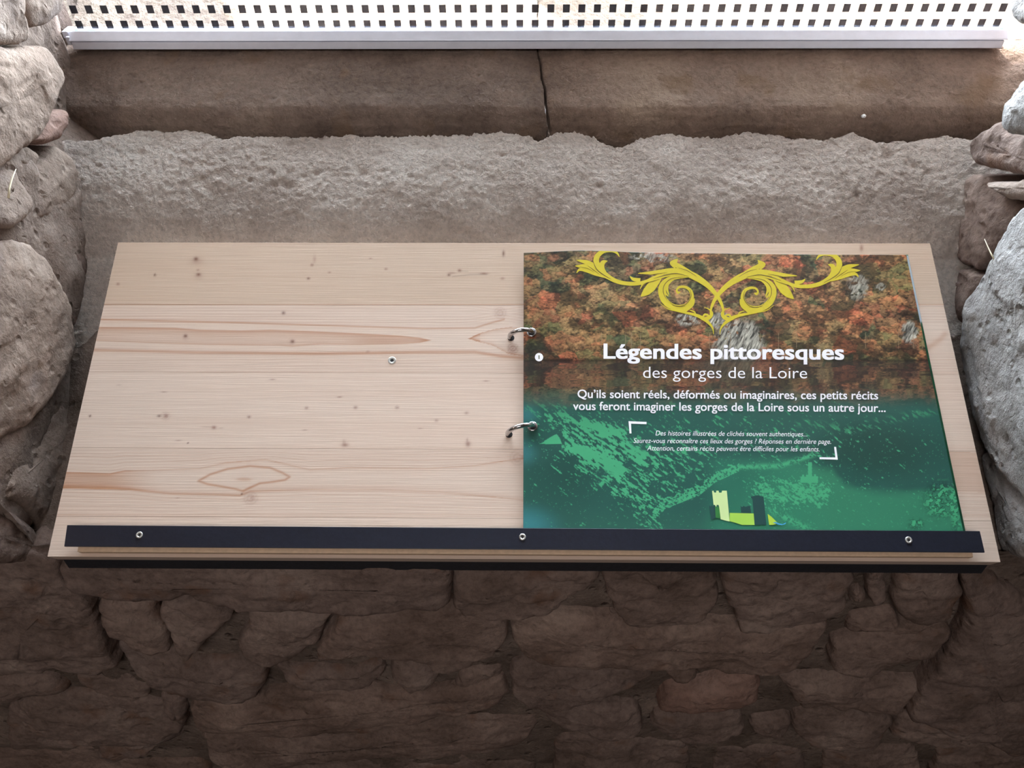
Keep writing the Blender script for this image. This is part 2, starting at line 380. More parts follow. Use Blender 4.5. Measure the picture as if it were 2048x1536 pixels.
# ------------------------------------------------------------------ stones
def smooth_poly(p, n):
    p = np.asarray(p, float)
    for _ in range(2):
        q = np.roll(p, -1, 0); p = np.stack([0.87 * p + 0.13 * q, 0.13 * p + 0.87 * q], 1).reshape(-1, 2)
    q = np.vstack([p, p[:1]]); L = np.concatenate([[0], np.cumsum(np.hypot(*np.diff(q, axis=0).T))])
    s = np.linspace(0, L[-1], n, endpoint=False)
    return np.stack([np.interp(s, L, q[:, 0]), np.interp(s, L, q[:, 1])], 1), L[-1]
def stone(poly, frame, parent, mat, off=0.012, H=0.010, tilt=0.0, seed=0, skirt=0.05, rnd=0.009, rough=1.0, step=0.0035, lean=0.0):
    """frame: origin, eu, ev, n of the wall face. off: how far the rim stands proud."""
    o, eu, ev, n = [np.asarray(k, float) for k in frame]
    p = np.asarray(poly, float)
    P3 = on_plane(p[:, 0], p[:, 1], o + n * off, n)
    p2 = np.stack([(P3 - o) @ eu, (P3 - o) @ ev], 1)
    per = np.hypot(*np.diff(np.vstack([p2, p2[:1]]), axis=0).T).sum()
    N = int(np.clip(per / step, 40, 260))
    q, per = smooth_poly(p2, N)
    c = q.mean(0); d = q - c
    w_, vec = np.linalg.eigh(d.T @ d); ax = vec[:, 1]; bx_ = vec[:, 0]
    la = np.abs(d @ ax).max(); lb = np.abs(d @ bx_).max()
    seg = max(0.0, la - lb * 0.9) * 0.85
    tq = np.clip(d @ ax, -seg, seg); tgt = c + tq[:, None] * ax + 0.12 * (d @ bx_)[:, None] * bx_
    nrm = d / (np.linalg.norm(d, axis=1)[:, None] + 1e-9)
    jag = fbm2(q[:, 0] * 35 + seed, q[:, 1] * 35, 3, seed) * 0.006 + fbm2(q[:, 0] * 130 + seed, q[:, 1] * 130, 3, seed) * 0.0028
    q = q + nrm * jag[:, None] * rough
    K = int(np.clip(lb / step, 8, 26))
    ts = np.concatenate([[-1, 0], (np.linspace(0, 1, K)[1:]) ** 1.25])
    half = np.linalg.norm(q - tgt, axis=1)
    V = []
    for t in ts:
        if t == -1:
            xy = q + nrm * 0.003; z = np.full(N, off - skirt)
        else:
            xy = q * (1 - t) + tgt * t; dist = half * t
            rr = np.clip(dist / rnd, 0, 1)
            z = off - rnd * 0.6 * (1 - np.sqrt(1 - (1 - rr) ** 2)) * (0.5 + 0.5 * (t >= 0)) + 0.6 * H * (1 - (1 - t) ** 2)
            z = z - tilt * (xy[:, 1] - c[1]) - lean * (xy[:, 0] - c[0])
            Q = np.stack([xy[:, 0], xy[:, 1], np.full(N, seed * 3.1)], 1)
            g = fbm(Q * np.array([16, 26, 1]), 4, seed); g2 = fbm(Q * np.array([60, 95, 1]), 3, seed + 5)
            led = np.round(g * 2.2 + 0.3 * g2) / 2.2
            z = z + rough * (0.005 * g + 0.0045 * led * np.clip(1.5 * t + .2, 0, 1) + 0.0022 * g2)
        V.append(o + xy[:, :1] * eu + xy[:, 1:] * ev + z[:, None] * n)
    V = np.vstack(V); R = len(ts); i = np.arange(N); j = (i + 1) % N
    Fq = np.vstack([np.stack([r * N + i, r * N + j, (r + 1) * N + j, (r + 1) * N + i], 1) for r in range(R - 1)])
    cen = V[-N:].mean(0); V = np.vstack([V, cen])
    Ft = np.stack([(R - 1) * N + i, (R - 1) * N + j, np.full(N, len(V) - 1), np.full(N, len(V) - 1)], 1)
    faces = [tuple(f) for f in Fq] + [tuple(f[:3]) for f in Ft]
    ob = mesh_obj('stone', V, faces, mat, parent)
    return origin_to(ob, cen)

FR = ((0, YF, 0), (1, 0, 0), (0, 0, 1), (0, -1, 0))
LF_ = ((-0.505, 0, 0), (0, -1, 0), (0, 0, 1), (1, 0, 0))
RF_ = ((0.505, 0, 0), (0, 1, 0), (0, 0, 1), (-1, 0, 0))
B, RD, TN, GR = M['brown_rock'], M['red_rock'], M['tan_rock'], M['grey_rock']
front = [  # outline, material, off, H, tilt
 ([(112,1128),(137,1182),(185,1188),(239,1195),(290,1200),(342,1200),(376,1190),(410,1204),(489,1217),(700,1224),(803,1224),(871,1217),(898,1205),(902,1180),(905,1128)],B,.022,.006,.10),
 ([(906,1136),(1202,1139),(1200,1162),(1180,1182),(1150,1190),(1120,1213),(1095,1230),(1020,1236),(940,1236),(915,1224),(905,1205)],B,.017,.006,.12),
 ([(191,1217),(239,1207),(301,1211),(310,1235),(330,1258),(342,1289),(308,1293),(267,1286),(222,1272),(202,1255)],B,.016,.006,.18),
 ([(308,1221),(410,1211),(462,1240),(410,1282),(376,1311),(355,1296),(335,1265)],B,.022,.005,.15),
 ([(492,1224),(600,1226),(668,1232),(650,1252),(638,1285),(581,1313),(530,1327),(489,1313),(479,1286),(497,1260)],B,.018,.007,.12),
 ([(667,1258),(684,1234),(803,1231),(891,1214),(919,1228),(1001,1238),(1018,1269),(997,1306),(956,1323),(905,1340),(871,1330),(850,1317),(700,1311),(636,1315),(640,1290)],B,.024,.010,.14),
 ([(222,1298),(314,1308),(376,1322),(444,1325),(485,1320),(530,1342),(523,1385),(479,1399),(376,1388),(308,1378),(253,1337)],B,.014,.010,.16),
 ([(533,1329),(581,1343),(700,1347),(768,1327),(774,1350),(734,1371),(700,1375),(608,1378),(564,1358)],B,.012,.008,.2),
 ([(782,1322),(850,1325),(885,1344),(864,1368),(820,1380),(792,1366),(777,1343)],B,.014,.012,.15),
 ([(1025,1240),(1093,1238),(1213,1246),(1281,1258),(1400,1262),(1558,1260),(1647,1256),(1658,1268),(1621,1313),(1574,1341),(1527,1347),(1397,1337),(1213,1334),(1076,1323),(1032,1296),(1023,1265)],B,.020,.008,.12),
 ([(1208,1130),(1424,1132),(1430,1165),(1440,1198),(1400,1250),(1281,1250),(1240,1235),(1212,1195)],B,.016,.006,.1),
 ([(1440,1133),(1700,1136),(1716,1168),(1697,1188),(1685,1221),(1640,1242),(1560,1252),(1480,1258),(1468,1224),(1450,1190)],B,.022,.008,.12),
 ([(1745,1140),(1778,1140),(1775,1205),(1750,1210),(1738,1195)],B,.016,.004,.1),
 ([(1704,1180),(1722,1172),(1734,1200),(1712,1212),(1698,1202)],B,.008,.004,.1),
 ([(1800,1138),(1920,1140),(1925,1200),(1900,1232),(1850,1248),(1805,1240),(1792,1190)],B,.014,.010,.08),
 ([(1672,1292),(1780,1273),(1894,1266),(1908,1278),(1868,1319),(1811,1328),(1748,1347),(1716,1350),(1663,1338),(1661,1309)],B,.018,.008,.12),
 ([(1690,1264),(1700,1228),(1790,1222),(1805,1248),(1900,1240),(1895,1260),(1780,1268)],B,.006,.006,.1),
 ([(1932,1150),(1975,1172),(2075,1230),(2090,1480),(2010,1492),(1960,1465),(1880,1450),(1815,1430),(1840,1385),(1880,1335),(1922,1290),(1940,1240)],B,.024,.016,.08),
 ([(1552,1356),(1672,1356),(1795,1368),(1855,1368),(1821,1398),(1792,1423),(1716,1417),(1653,1411),(1606,1417),(1577,1385)],B,.014,.008,.14),
 ([(1018,1342),(1076,1328),(1172,1347),(1315,1358),(1264,1378),(1179,1399),(1093,1416),(1062,1409),(1025,1392)],RD if False else B,.016,.006,.2),
 ([(1312,1419),(1336,1392),(1400,1382),(1463,1360),(1514,1354),(1520,1382),(1511,1407),(1457,1417),(1400,1426),(1350,1428)],RD,.020,.008,.1),
 ([(1086,1429),(1144,1416),(1281,1421),(1284,1467),(1213,1474),(1144,1460),(1093,1443)],B,.018,.006,.12),
 ([(1312,1430),(1400,1432),(1479,1430),(1495,1458),(1447,1480),(1400,1483),(1332,1470),(1302,1446)],B,.014,.008,.14),
 ([(1508,1436),(1577,1433),(1583,1458),(1558,1477),(1527,1477),(1501,1458)],B,.010,.006,.12),
 ([(1590,1440),(1659,1428),(1789,1445),(1780,1461),(1758,1490),(1700,1499),(1621,1490),(1587,1471)],B,.018,.008,.12),
 ([(1780,1474),(1805,1438),(1906,1453),(1970,1471),(1992,1490),(1875,1496),(1811,1483)],B,.014,.008,.16),
 ([(1640,1570),(1650,1502),(1740,1506),(1835,1499),(1840,1570)],B,.012,.006,.1),
 ([(1860,1570),(1880,1502),(2000,1502),(2080,1504),(2090,1580)],B,.014,.006,.1),
 ([(1430,1570),(1425,1502),(1500,1488),(1600,1498),(1620,1570)],B,.008,.006,.1),
 ([(1110,1482),(1200,1482),(1290,1482),(1380,1500),(1370,1570),(1110,1570)],B,.010,.008,.1),
 ([(380,1397),(480,1407),(560,1390),(700,1388),(860,1392),(1000,1368),(1018,1390),(1000,1415),(900,1432),(810,1447),(720,1466),(520,1464),(400,1458),(382,1430)],B,.018,.010,.1),
 ([(400,1470),(520,1470),(720,1475),(820,1454),(950,1444),(1075,1442),(1070,1470),(1045,1495),(900,1505),(700,1515),(560,1528),(460,1532),(420,1510)],B,.012,.010,.12),
 ([(440,1545),(700,1525),(1000,1513),(1075,1530),(1080,1610),(440,1620)],B,.008,.010,.1),
 ([(147,1346),(250,1346),(300,1375),(300,1392),(265,1403),(200,1387),(155,1367)],B,.006,.008,.15),
 ([(10,1445),(12,1420),(60,1407),(150,1397),(250,1402),(330,1420),(370,1460),(300,1488),(200,1485),(100,1487),(25,1487)],B,.016,.008,.12),
 ([(315,1395),(365,1395),(376,1440),(370,1450),(330,1425)],B,.010,.006,.1),
 ([(195,1492),(330,1492),(365,1477),(300,1505),(220,1522),(190,1512)],B,.010,.005,.15),
 ([(-60,1502),(180,1502),(250,1532),(420,1528),(430,1620),(-60,1620)],B,.010,.008,.1),
 ([(-90,1142),(50,1128),(105,1130),(130,1180),(180,1212),(200,1270),(235,1330),(200,1346),(130,1338),(60,1343),(-90,1348)],B,.020,.012,.05),
 ([(-80,1365),(90,1357),(140,1385),(60,1398),(-80,1420)],B,.010,.008,.1),
 ([(905,1368),(985,1366),(1012,1350),(1010,1330),(960,1330),(920,1345)],B,.004,.004,.1),
 ([(1330,1345),(1400,1345),(1395,1358),(1365,1366),(1345,1360)],B,.010,.004,.1),
]
for k, (poly, mt, off, H, tl) in enumerate(front):
    stone(poly, FR, wall_front, mt, off * 0.95, H, tl, seed=100 + k)
left = [
 ([(-90,-90),(40,-90),(50,20),(45,55),(60,80),(30,88),(-90,100)],TN,.030,.010,.0),
 ([(52,-90),(128,-90),(133,20),(110,42),(66,58),(50,20)],TN,.022,.006,.0),
 ([(-110,115),(20,92),(98,90),(132,150),(110,210),(85,262),(10,332),(-110,360)],TN,.034,.012,.1),
 ([(62,283),(105,228),(138,215),(138,250),(122,283),(85,292)],RD,.016,.006,.1),
 ([(25,325),(58,287),(80,310),(70,350)],TN,.016,.004,.1),
 ([(-70,350),(0,338),(30,332),(45,370),(58,400),(50,430),(15,458),(-70,440)],TN,.022,.006,.15),
 ([(72,335),(120,287),(148,310),(158,345),(137,420),(100,435),(60,447),(52,385)],TN,.012,.008,.1),
 ([(60,458),(130,432),(170,480),(182,540),(120,592),(100,520)],B,.010,.008,.1),
 ([(-110,470),(60,482),(100,520),(140,600),(155,680),(130,750),(60,840),(0,885),(-110,910)],TN,.026,.014,.05),
 ([(118,596),(150,575),(196,570),(186,690),(158,755),(150,670)],B,.006,.004,.1),
 ([(-50,925),(60,852),(130,772),(172,745),(150,880),(112,1050),(96,1080),(30,1000),(-50,1000)],TN,.012,.008,.1),
 ([(-90,1012),(20,1010),(90,1090),(82,1120),(-90,1130)],B,.010,.008,.1),
]
for k, (poly, mt, off, H, tl) in enumerate(left):
    stone(poly, LF_, wall_left, mt, off * 0.65, H, tl, seed=200 + k, skirt=0.085, step=0.003, rough=0.6)
right = [
 ([(2030,-80),(2120,-80),(2120,40),(2040,55),(2022,40)],GR,.000,.006,.0),
 ([(2005,228),(2045,152),(2140,110),(2140,300),(2030,270),(2008,255)],GR,.026,.010,.1),
 ([(1938,292),(1960,262),(2002,236),(2012,262),(2032,276),(2140,306),(2140,372),(2040,352),(1990,340),(1950,326)],B,.014,.008,.1),
 ([(1965,365),(2045,360),(2130,370),(2060,400),(2020,402)],TN,.018,.004,.1),
 ([(1900,422),(1925,352),(1955,347),(2030,410),(2020,470),(1960,540),(1922,520),(1905,470)],B,.008,.008,.1),
 ([(1895,562),(1915,532),(1960,547),(1940,620),(1915,660)],B,.016,.004,.1),
 ([(2045,400),(2140,370),(2190,1060),(2060,1012),(2000,950),(1960,890),(1930,790),(1912,690),(1925,620),(1975,520),(2010,455)],GR,.036,.016,.0),
 ([(1958,902),(1990,905),(2050,1000),(2130,1060),(2130,1112),(2002,1113),(1988,1050)],GR,.024,.008,.0),
]
for k, (poly, mt, off, H, tl) in enumerate(right):
    stone(poly, RF_, wall_right, mt, off, H, tl, seed=300 + k, skirt=0.10, step=0.003, rough=0.8)

# ------------------------------------------------------------------ window
win = bpy.data.objects.new('window_1', None); scene.collection.objects.link(win); win.location = (0.03, YG, 1.30); win['kind'] = 'structure'
def W(o):
    o.parent = win; o.matrix_parent_inverse = Matrix.Translation(-Vector(win.location)); return o
def at_y(px, py, y): return on_plane(np.array([float(px)]), np.array([float(py)]), np.array([0, y, 0]), np.array([0, 1.0, 0]))[0]
xl = at_y(149, 103, YG - 0.012)[0]; xr = at_y(2004, 95, YG - 0.012)[0]
zb = at_y(1024, 98, YG - 0.012)[2]; zm = at_y(1024, 82, YG - 0.012)[2]; zt = at_y(1024, 63, YG - 0.008)[2]
r = MB(); r.box((xl, YG - 0.012, zb), (xr, YG + 0.012, zm - 0.0006))
r.box((xl + 0.0005, YG - 0.0095, zm - 0.0008), (xr, YG + 0.012, zm + 0.0004))
ob = W(bevel(r.build('frame_rail', M['alu']), 0.0004, 1))
r = MB(); pf = [(YG - 0.013, zm + 0.0004), (YG - 0.0125, zm + 0.0016), (YG - 0.0050, zt), (YG - 0.004, zt), (YG - 0.004, zm + 0.0004)]
r.add([(x, y, z) for x in (xl - 0.002, xr + 0.003) for y, z in pf], [(4, 3, 2, 1, 0), (5, 6, 7, 8, 9)] + [(i, (i + 1) % 5, (i + 1) % 5 + 5, i + 5) for i in range(5)]); r.box((xl - 0.002, YG + 0.004, zm + 0.0004), (xr + 0.003, YG + 0.011, zt))
W(bevel(r.build('glazing_bead', M['alu']), 0.0008, 2))
r = MB(); r.box((xl - 0.009, YG - 0.008, zt - 0.007), (xl - 0.002, YG + 0.010, zt + 0.001)); r.box((xl - 0.005, YG - 0.012, zm - 0.004), (xl - 0.0005, YG + 0.006, zt - 0.004))
W(bevel(r.build('end_cap', M['alu']), 0.001, 2))
gx0 = at_y(133, 10, YG)[0]; gx1 = at_y(2022, 10, YG)[0]
V, Fb = box((gx0, YG - 0.003, zt - 0.008), (gx1, YG + 0.003, 2.245)); W(mesh_obj('glass_pane', V, Fb, M['glass'], None, False))
sqv, sqf = box((-0.0040, -0.0002, -0.0044), (0.0040, 0.0, 0.0044)); sq_me = None
za = at_y(1024, 47.5, YG - 0.0034)[2]; zc = at_y(1024, 17, YG - 0.0034)[2]; dz = zc - za
xs0 = at_y(160, 53, YG - 0.0034)[0]; xs1 = at_y(1995, 43, YG - 0.0034)[0]; nsq = 61
for rr_ in range(4):
    for i in range(nsq):
        if sq_me is None:
            ob = mesh_obj('marking_square', sqv, sqf, M['film'], None, False); sq_me = ob.data
        else:
            ob = bpy.data.objects.new('marking_square', sq_me); scene.collection.objects.link(ob)
        ob.location = (xs0 + (xs1 - xs0) * i / (nsq - 1), YG - 0.0036, za + dz * rr_); W(ob)
# outer ledge and post beyond the glass
lo = rough_grid((-0.60, 0.54, 1.285), (1, 0, 0), (0, math.cos(0.12), -math.sin(0.12)), (0, math.sin(0.12), math.cos(0.12)), 1.26, 0.34, 0.01, 0.003, 61)
structure('floor_outside', [lo, bx((-0.60, 0.54, 1.10), (0.66, 0.87, 1.18))], M['limestone'])
pc = at_y(1075, 20, 0.66)
nu, nv = 48, 60; TH, ZZ = np.meshgrid(np.linspace(0, 2 * np.pi, nu), np.linspace(1.24, 2.24, nv), indexing='ij')
sq = (np.abs(np.cos(TH)) ** 4 + np.abs(np.sin(TH)) ** 4) ** -0.25
Pp = np.stack([pc[0] + 0.036 * sq * np.cos(TH), 0.68 + 0.05 * sq * np.sin(TH), ZZ], -1)
Pp[..., :2] += (0.005 * fbm(Pp * 30, 3, 66))[..., None] * np.stack([np.cos(TH), np.sin(TH)], -1)
po = mesh_obj('stone_post', Pp.reshape(-1, 3), grid_faces(nu, nv), M['pillar'])
tag(po, 'rough grey stone post standing outside behind the dotted glass', 'post')

# ------------------------------------------------------------------ reading board
def seg_dist(px, py, pts):
    best = np.full(px.shape, 1e9)
    for (x0, y0), (x1, y1) in zip(pts[:-1], pts[1:]):
        dx, dy = x1 - x0, y1 - y0; t = np.clip(((px - x0) * dx + (py - y0) * dy) / (dx * dx + dy * dy), 0, 1)
        best = np.minimum(best, np.hypot(px - x0 - t * dx, py - y0 - t * dy))
    return best
def curve(px, pts):
    a = np.array(pts, float); return np.interp(px, a[:, 0], a[:, 1])
def sm(a, b, x):
    t = np.clip((x - a) / (b - a), 0, 1); return t * t * (3 - 2 * t)
C_WOOD, C_LATE, C_KNOT = lin((213, 192, 177)), lin((178, 132, 104)), lin((118, 62, 44))
U2 = [(140, 944), (220, 947), (250, 941), (300, 940), (400, 936), (450, 925), (530, 918), (575, 928), (620, 938), (700, 934), (850, 936), (950, 930), (1050, 915), (1900, 905)]
L2 = [(130, 977), (260, 980), (340, 988), (430, 990), (480, 992), (500, 984), (620, 980), (760, 980), (880, 985), (1000, 997), (1050, 1003), (1900, 985)]
U1 = [(180, 653), (350, 655), (400, 659), (480, 661), (540, 660), (620, 663), (720, 668), (800, 672), (840, 676), (862, 681)]
L1 = [(180, 681), (350, 688), (420, 690), (560, 692), (585, 694), (640, 690), (720, 691), (800, 689), (840, 686), (862, 681)]
T1 = [(180, 638), (400, 643), (620, 650), (850, 657), (950, 656), (985, 645), (1010, 638)]
T2 = [(180, 699), (300, 702), (400, 705), (620, 708), (850, 704), (950, 704), (1000, 712), (1047, 716), (1900, 712)]
def wood_tint(X, Y, top=True):
    px, py = photo_xy(bpt(X, Y))
    wv = 2.2 * fbm2(X * 4, Y * 30, 3, 11)
    y = py + wv
    n1 = fbm2(X * 3, Y * 60, 4, 12); n2 = fbm2(X * 6, Y * 420, 3, 13); n3 = fbm2(X * 2.2, Y * 7, 3, 15)
    late = 0.05 * np.clip(n1 + 0.3, 0, 1) + 0.10 * np.clip(n2, 0, 1) + 0.10 * n3
    # fine straight late-wood lines beside the two flame figures
    m2u = curve(px, U2); m2l = curve(px, L2)
    def lines(coord, freq, wdt, seed):
        k = coord / freq + 0.25 * fbm2(X * 1.5, Y * 20, 2, seed)
        f = np.abs(k - np.round(k)); amp = 0.35 + 0.65 * _hash(np.round(k), 0 * k, 0 * k, seed)
        return np.clip(1 - f * freq / wdt, 0, 1) * amp
    fade = lambda a, b: sm(a, a + 4, y) * (1 - sm(b - 4, b, y))
    late += 0.30 * lines(y - (m2u - 940) * np.clip((y - 890) / 45, 0, 1), 6.2, 1.5, 21) * fade(897, 1030) * (y < m2u + 1)
    late += 0.32 * lines(y - (m2l - 985) * np.clip((1030 - y) / 45, 0, 1), 7.0, 1.6, 22) * fade(900, 1034) * (y > m2l - 1)
    dip = 14 * np.exp(-((px - 500) / 60) ** 2) * np.exp(-((y - 1008) / 14) ** 2)
    late += 0.26 * lines(y + 8 * np.exp(-((px - 1000) / 45) ** 2) * np.sign(y - 627), 5.6, 1.3, 23) * fade(610, 650)
    late += 0.26 * lines(y, 6.0, 1.4, 24) * fade(704, 744)
    late += 0.10 * lines(y, 9.0, 1.5, 25) * fade(745, 897)
    late += 0.08 * lines(y, 8.0, 1.4, 26) * fade(480, 607)
    # flame one
    a, b = curve(px, U1), curve(px, L1); ins = (y > a) & (y < b) & (px < 862)
    full = sm(600, 760, px); edge_ = np.exp(-np.abs(y - a) / 8) + 0.7 * np.exp(-np.abs(b - y) / 4)
    sft = sm(-1.2, 1.2, np.minimum(y - a, b - y)) * (px < 862)
    late = late + sft * np.maximum(0.42 * full, 0.12 + 0.50 * edge_)
    for q, wdt, am in ((T1, 2.2, .45), (T2, 3.6, .5)):
        c_ = curve(px, q); late += am * np.exp(-((y - c_) / wdt) ** 2) * (px < (1010 if q is T1 else 1050))
    a = curve(px, [(936, 677), (955, 668), (985, 659), (1020, 654), (1047, 656)]); b = curve(px, [(936, 677), (960, 684), (985, 690), (1015, 707), (1047, 713)])
    ins = (y > a) & (y < b) & (px > 936) & (px < 1050)
    late += np.where(ins, 0.55 * np.exp(-np.minimum(y - a, b - y) / 4) * (1 + (px < 960)), 0)
    # flame two
    ins = (y > m2u) & (y < m2l)
    late += sm(-1.2, 1.2, np.minimum(y - m2u, m2l - y)) * np.where(px < 1050, 0.42 * (1 - sm(200, 330, px)) + 0.55 * np.exp(-np.abs(y - m2u) / 2.5) + 0.75 * np.exp(-np.abs(m2l - y) / 4) * (1 - 0.4 * sm(520, 700, px)), 0) * 0.9
    ins2 = (px >= 1800) & ins; late += np.where(ins2, 0.25, 0)
    eye = [(397, 962), (420, 949), (455, 938), (500, 932), (540, 935), (565, 945), (579, 953), (570, 959), (545, 963), (520, 966), (500, 975), (486, 982), (472, 978), (440, 972), (415, 968), (397, 962)]
    late += 0.55 * np.exp(-(seg_dist(px, y, eye) / 2.4) ** 2)
    late += 0.35 * np.exp(-(((px - 488) / 16) ** 2 + ((y - 958) / 4) ** 2) ** 2)
    late += 0.3 * np.exp(-(seg_dist(px, y, [(1850, 700), (1880, 680), (1890, 668)]) / 6) ** 2)
    for v, am in ((609.5, .38), (744, .16), (896, .12), (1033, .2)):
        late += am * np.exp(-((py - v - 1.5 * fbm2(X * 2, X * 0, 2, 8)) / 1.3) ** 2)
    col = C_WOOD[None, None] * (1 - np.clip(late * 1.45, 0, 1)[..., None]) + C_LATE * np.clip(late * 1.45, 0, 1)[..., None]
    lam = np.where(py < 610, 0.90, np.where(py < 744, 1.0, np.where(py < 896, 1.03, 1.0)))
    col = col * lam[..., None] * (1 + 0.05 * n3[..., None]); col = np.where((py < 610)[..., None], col * np.array([0.97, 0.93, 0.86]), col)  # top plank: partly its own tone, partly the dimmer light there painted in
    # knots: x, y, radius x, radius y, darkness, ring
    for kx, ky, rx, ry, dk, ring in [(392, 518, 4, 4, .9, 0), (394, 522, 14, 9, .28, 0), (397, 549, 4, 3, .8, 0), (396, 540, 3, 2, .5, 0), (397, 552, 9, 7, .25, 0), (617, 557, 3, 2.5, .8, 0), (624, 530, 2.5, 3, .7, 0), (629, 518, 3, 8, .35, 0),
        (567, 626, 3.5, 3.5, .8, 0), (371, 672, 3.5, 3.5, .85, 0), (371, 676, 7, 6, .2, 1), (585, 683, 3.5, 3.5, .8, 0), (583, 683, 9, 7, .18, 1), (1000, 626, 13, 12, .32, 1), (1026, 697, 12, 11, .62, 1),
        (331, 832, 10, 9, .3, 1), (332, 832, 4, 3.5, .6, 0), (318, 832, 3.5, 2.5, .8, 0), (428, 855, 4.5, 3.5, .75, 0), (498, 834, 3.5, 3, .7, 0), (613, 816, 3.5, 3, .6, 0), (711, 815, 4, 3.5, .6, 0), (794, 815, 4, 4, .6, 1),
        (690, 890, 7, 4, .65, 0), (688, 884, 3, 5, .35, 0), (936, 888, 5, 6, .65, 0), (934, 880, 2, 4, .4, 0), (873, 841, 3.5, 3, .5, 0), (933, 826, 4, 3, .5, 0), (501, 996, 15, 14, .34, 1), (504, 996, 4, 4, .3, 1), (484, 988, 2, 2, .9, 0), (1035, 915, 16, 17, .3, 1), (1047, 915, 5, 5, .4, 1),
        (1007, 507, 2.5, 6, .85, 0), (1723, 496, 3.5, 7, .6, 0), (898, 550, 3, 2.5, .8, 0), (919, 541, 3.5, 3, .75, 0), (968, 547, 8, 2, .6, 0), (904, 546, 8, 2, .45, 0), (1005, 557, 4, 3, .45, 0), (772, 538, 3, 2.5, .6, 0), (659, 545, 3, 2, .5, 0), (741, 517, 3, 1.2, .6, 0), (310, 550, 2, 3, .9, 0), (236, 568, 3, 3, .6, 0),
        (180, 832, 2.5, 2.5, .9, 0), (328, 784, 6, 1.5, .5, 0), (380, 792, 0.1, .1, .1, 0), (679, 794, 5, 1.3, .7, 0), (972, 762, 6, 1.3, .6, 0), (545, 759, 6, 1.3, .6, 0), (357, 881, 6, 1.2, .5, 0), (376, 886, 1.5, 1.5, .9, 0), (736, 703, 4, 3, .4, 1), (416, 855, 12, 1.0, .3, 0), (442, 856, 5, 1.0, .4, 0), (610, 860, 5, 1.2, .5, 0), (412, 853, 12, 1.0, .25, 0), (840, 857, 5, 1.2, .5, 0), (238, 770, 5, 1.2, .3, 0), (1890, 594, 4, 1, .5, 0), (1905, 596, 5, 1, .4, 0), (782, 898, .1, .1, .1, 0), (355, 996, 4, 1.3, .4, 0)]:
        r_ = np.hypot((px - kx) / rx, (py - ky) / ry); mk = np.exp(-r_ ** 4) if ring else np.exp(-r_ ** 2)
        if ring: mk = mk * (0.7 + 0.3 * np.cos(r_ * 14))
        mk = (mk * dk)[..., None]; col = col * (1 - mk) + C_KNOT * (0.62 if dk > .78 else 1) * mk
    lk = np.exp(-(seg_dist(px, py, [(905, 553), (940, 549), (975, 549)]) / 1.2) ** 2) + np.exp(-(seg_dist(px, py, [(918, 542), (935, 543)]) / 1) ** 2)
    col = col * (1 - 0.25 * lk[..., None])
    return np.clip(col, 0, 1)

TH_B = 0.018
base_p = bpt(0.45, 0.0, 0)
board = bpy.data.objects.new('reading_board', None); scene.collection.objects.link(board)
board.location = tuple(base_p)
tag(board, 'pale knotty spruce reading board with black rails, tilted on the stone sill', 'board')
def Pt(o, parent=board):
    """parent while leaving the mesh where it stands"""
    o.parent = parent; o.matrix_parent_inverse = parent.matrix_world.inverted(); return o
bpy.context.view_layer.update()
def on_board(name, X0, X1, Y0, Y1, H0, H1, mat, parent=board, bev=0.0):
    V = [bpt(x, y, h).tolist() for h in (H0, H1) for (x, y) in ((X0, Y0), (X1, Y0), (X1, Y1), (X0, Y1))]
    o = mesh_obj(name, V, [(0, 3, 2, 1), (4, 5, 6, 7), (0, 1, 5, 4), (1, 2, 6, 5), (2, 3, 7, 6), (3, 0, 4, 7)], mat, None, False)
    if bev: bevel(o, bev)
    return Pt(o, parent)
def y_on(py): return float(board_xy(np.array([300.0]), np.array([float(py)]))[1][0])
cuts = [0.0, y_on(1033), y_on(896), y_on(744), y_on(609.5), BH]
for k in range(5):
    y0, y1 = cuts[k], cuts[k + 1]; g = 0.00012
    nx, ny = 560, max(8, int((y1 - y0) / 0.0007))
    xx = np.linspace(0, BW, nx); yy = np.linspace(y0 + (g if k else 0), y1 - (g if k < 4 else 0), ny)
    X, Y = np.meshgrid(xx, yy, indexing='ij'); Hh = np.zeros_like(X)
    P = bpt(X, Y, Hh).reshape(-1, 3); col = wood_tint(X, Y).reshape(-1, 3)
    # sides
    loop = np.concatenate([np.arange(nx) * ny, (nx - 1) * ny + np.arange(1, ny), (np.arange(nx - 1)[::-1]) * ny + ny - 1, np.arange(1, ny - 1)[::-1]])
    low = P[loop] - BN * TH_B; n0 = len(P); nl = len(loop); i = np.arange(nl); j = (i + 1) % nl
    sides = np.stack([loop[i], n0 + i, n0 + j, loop[j]], 1)
    V = np.vstack([P, low]); cc = np.vstack([col, col[loop] * 0.92])
    ob = mesh_obj('plank', V, np.vstack([grid_faces(nx, ny), sides]), M['wood'], None, False, cc)
    Pt(ob)
# black steel frame under the front edge
fl = board_xy(np.array([118.0]), np.array([1128.0]), -0.02)[0][0]
r = MB(); y0f = -0.002
zt_ = 1.0 - TH_B * math.cos(TAU)
r.box((-0.446, 0.0085, zt_ - 0.016), (0.449, 0.0125, 0.999 + 0.0)); r.box((-0.443, 0.0090, zt_ - 0.016), (0.446, 0.032, zt_ - 0.012))
ob = mesh_obj('support_rail', [(v[0], v[1], v[2]) for v in r.V], r.F, M['black_metal'], None, False); Pt(ob)

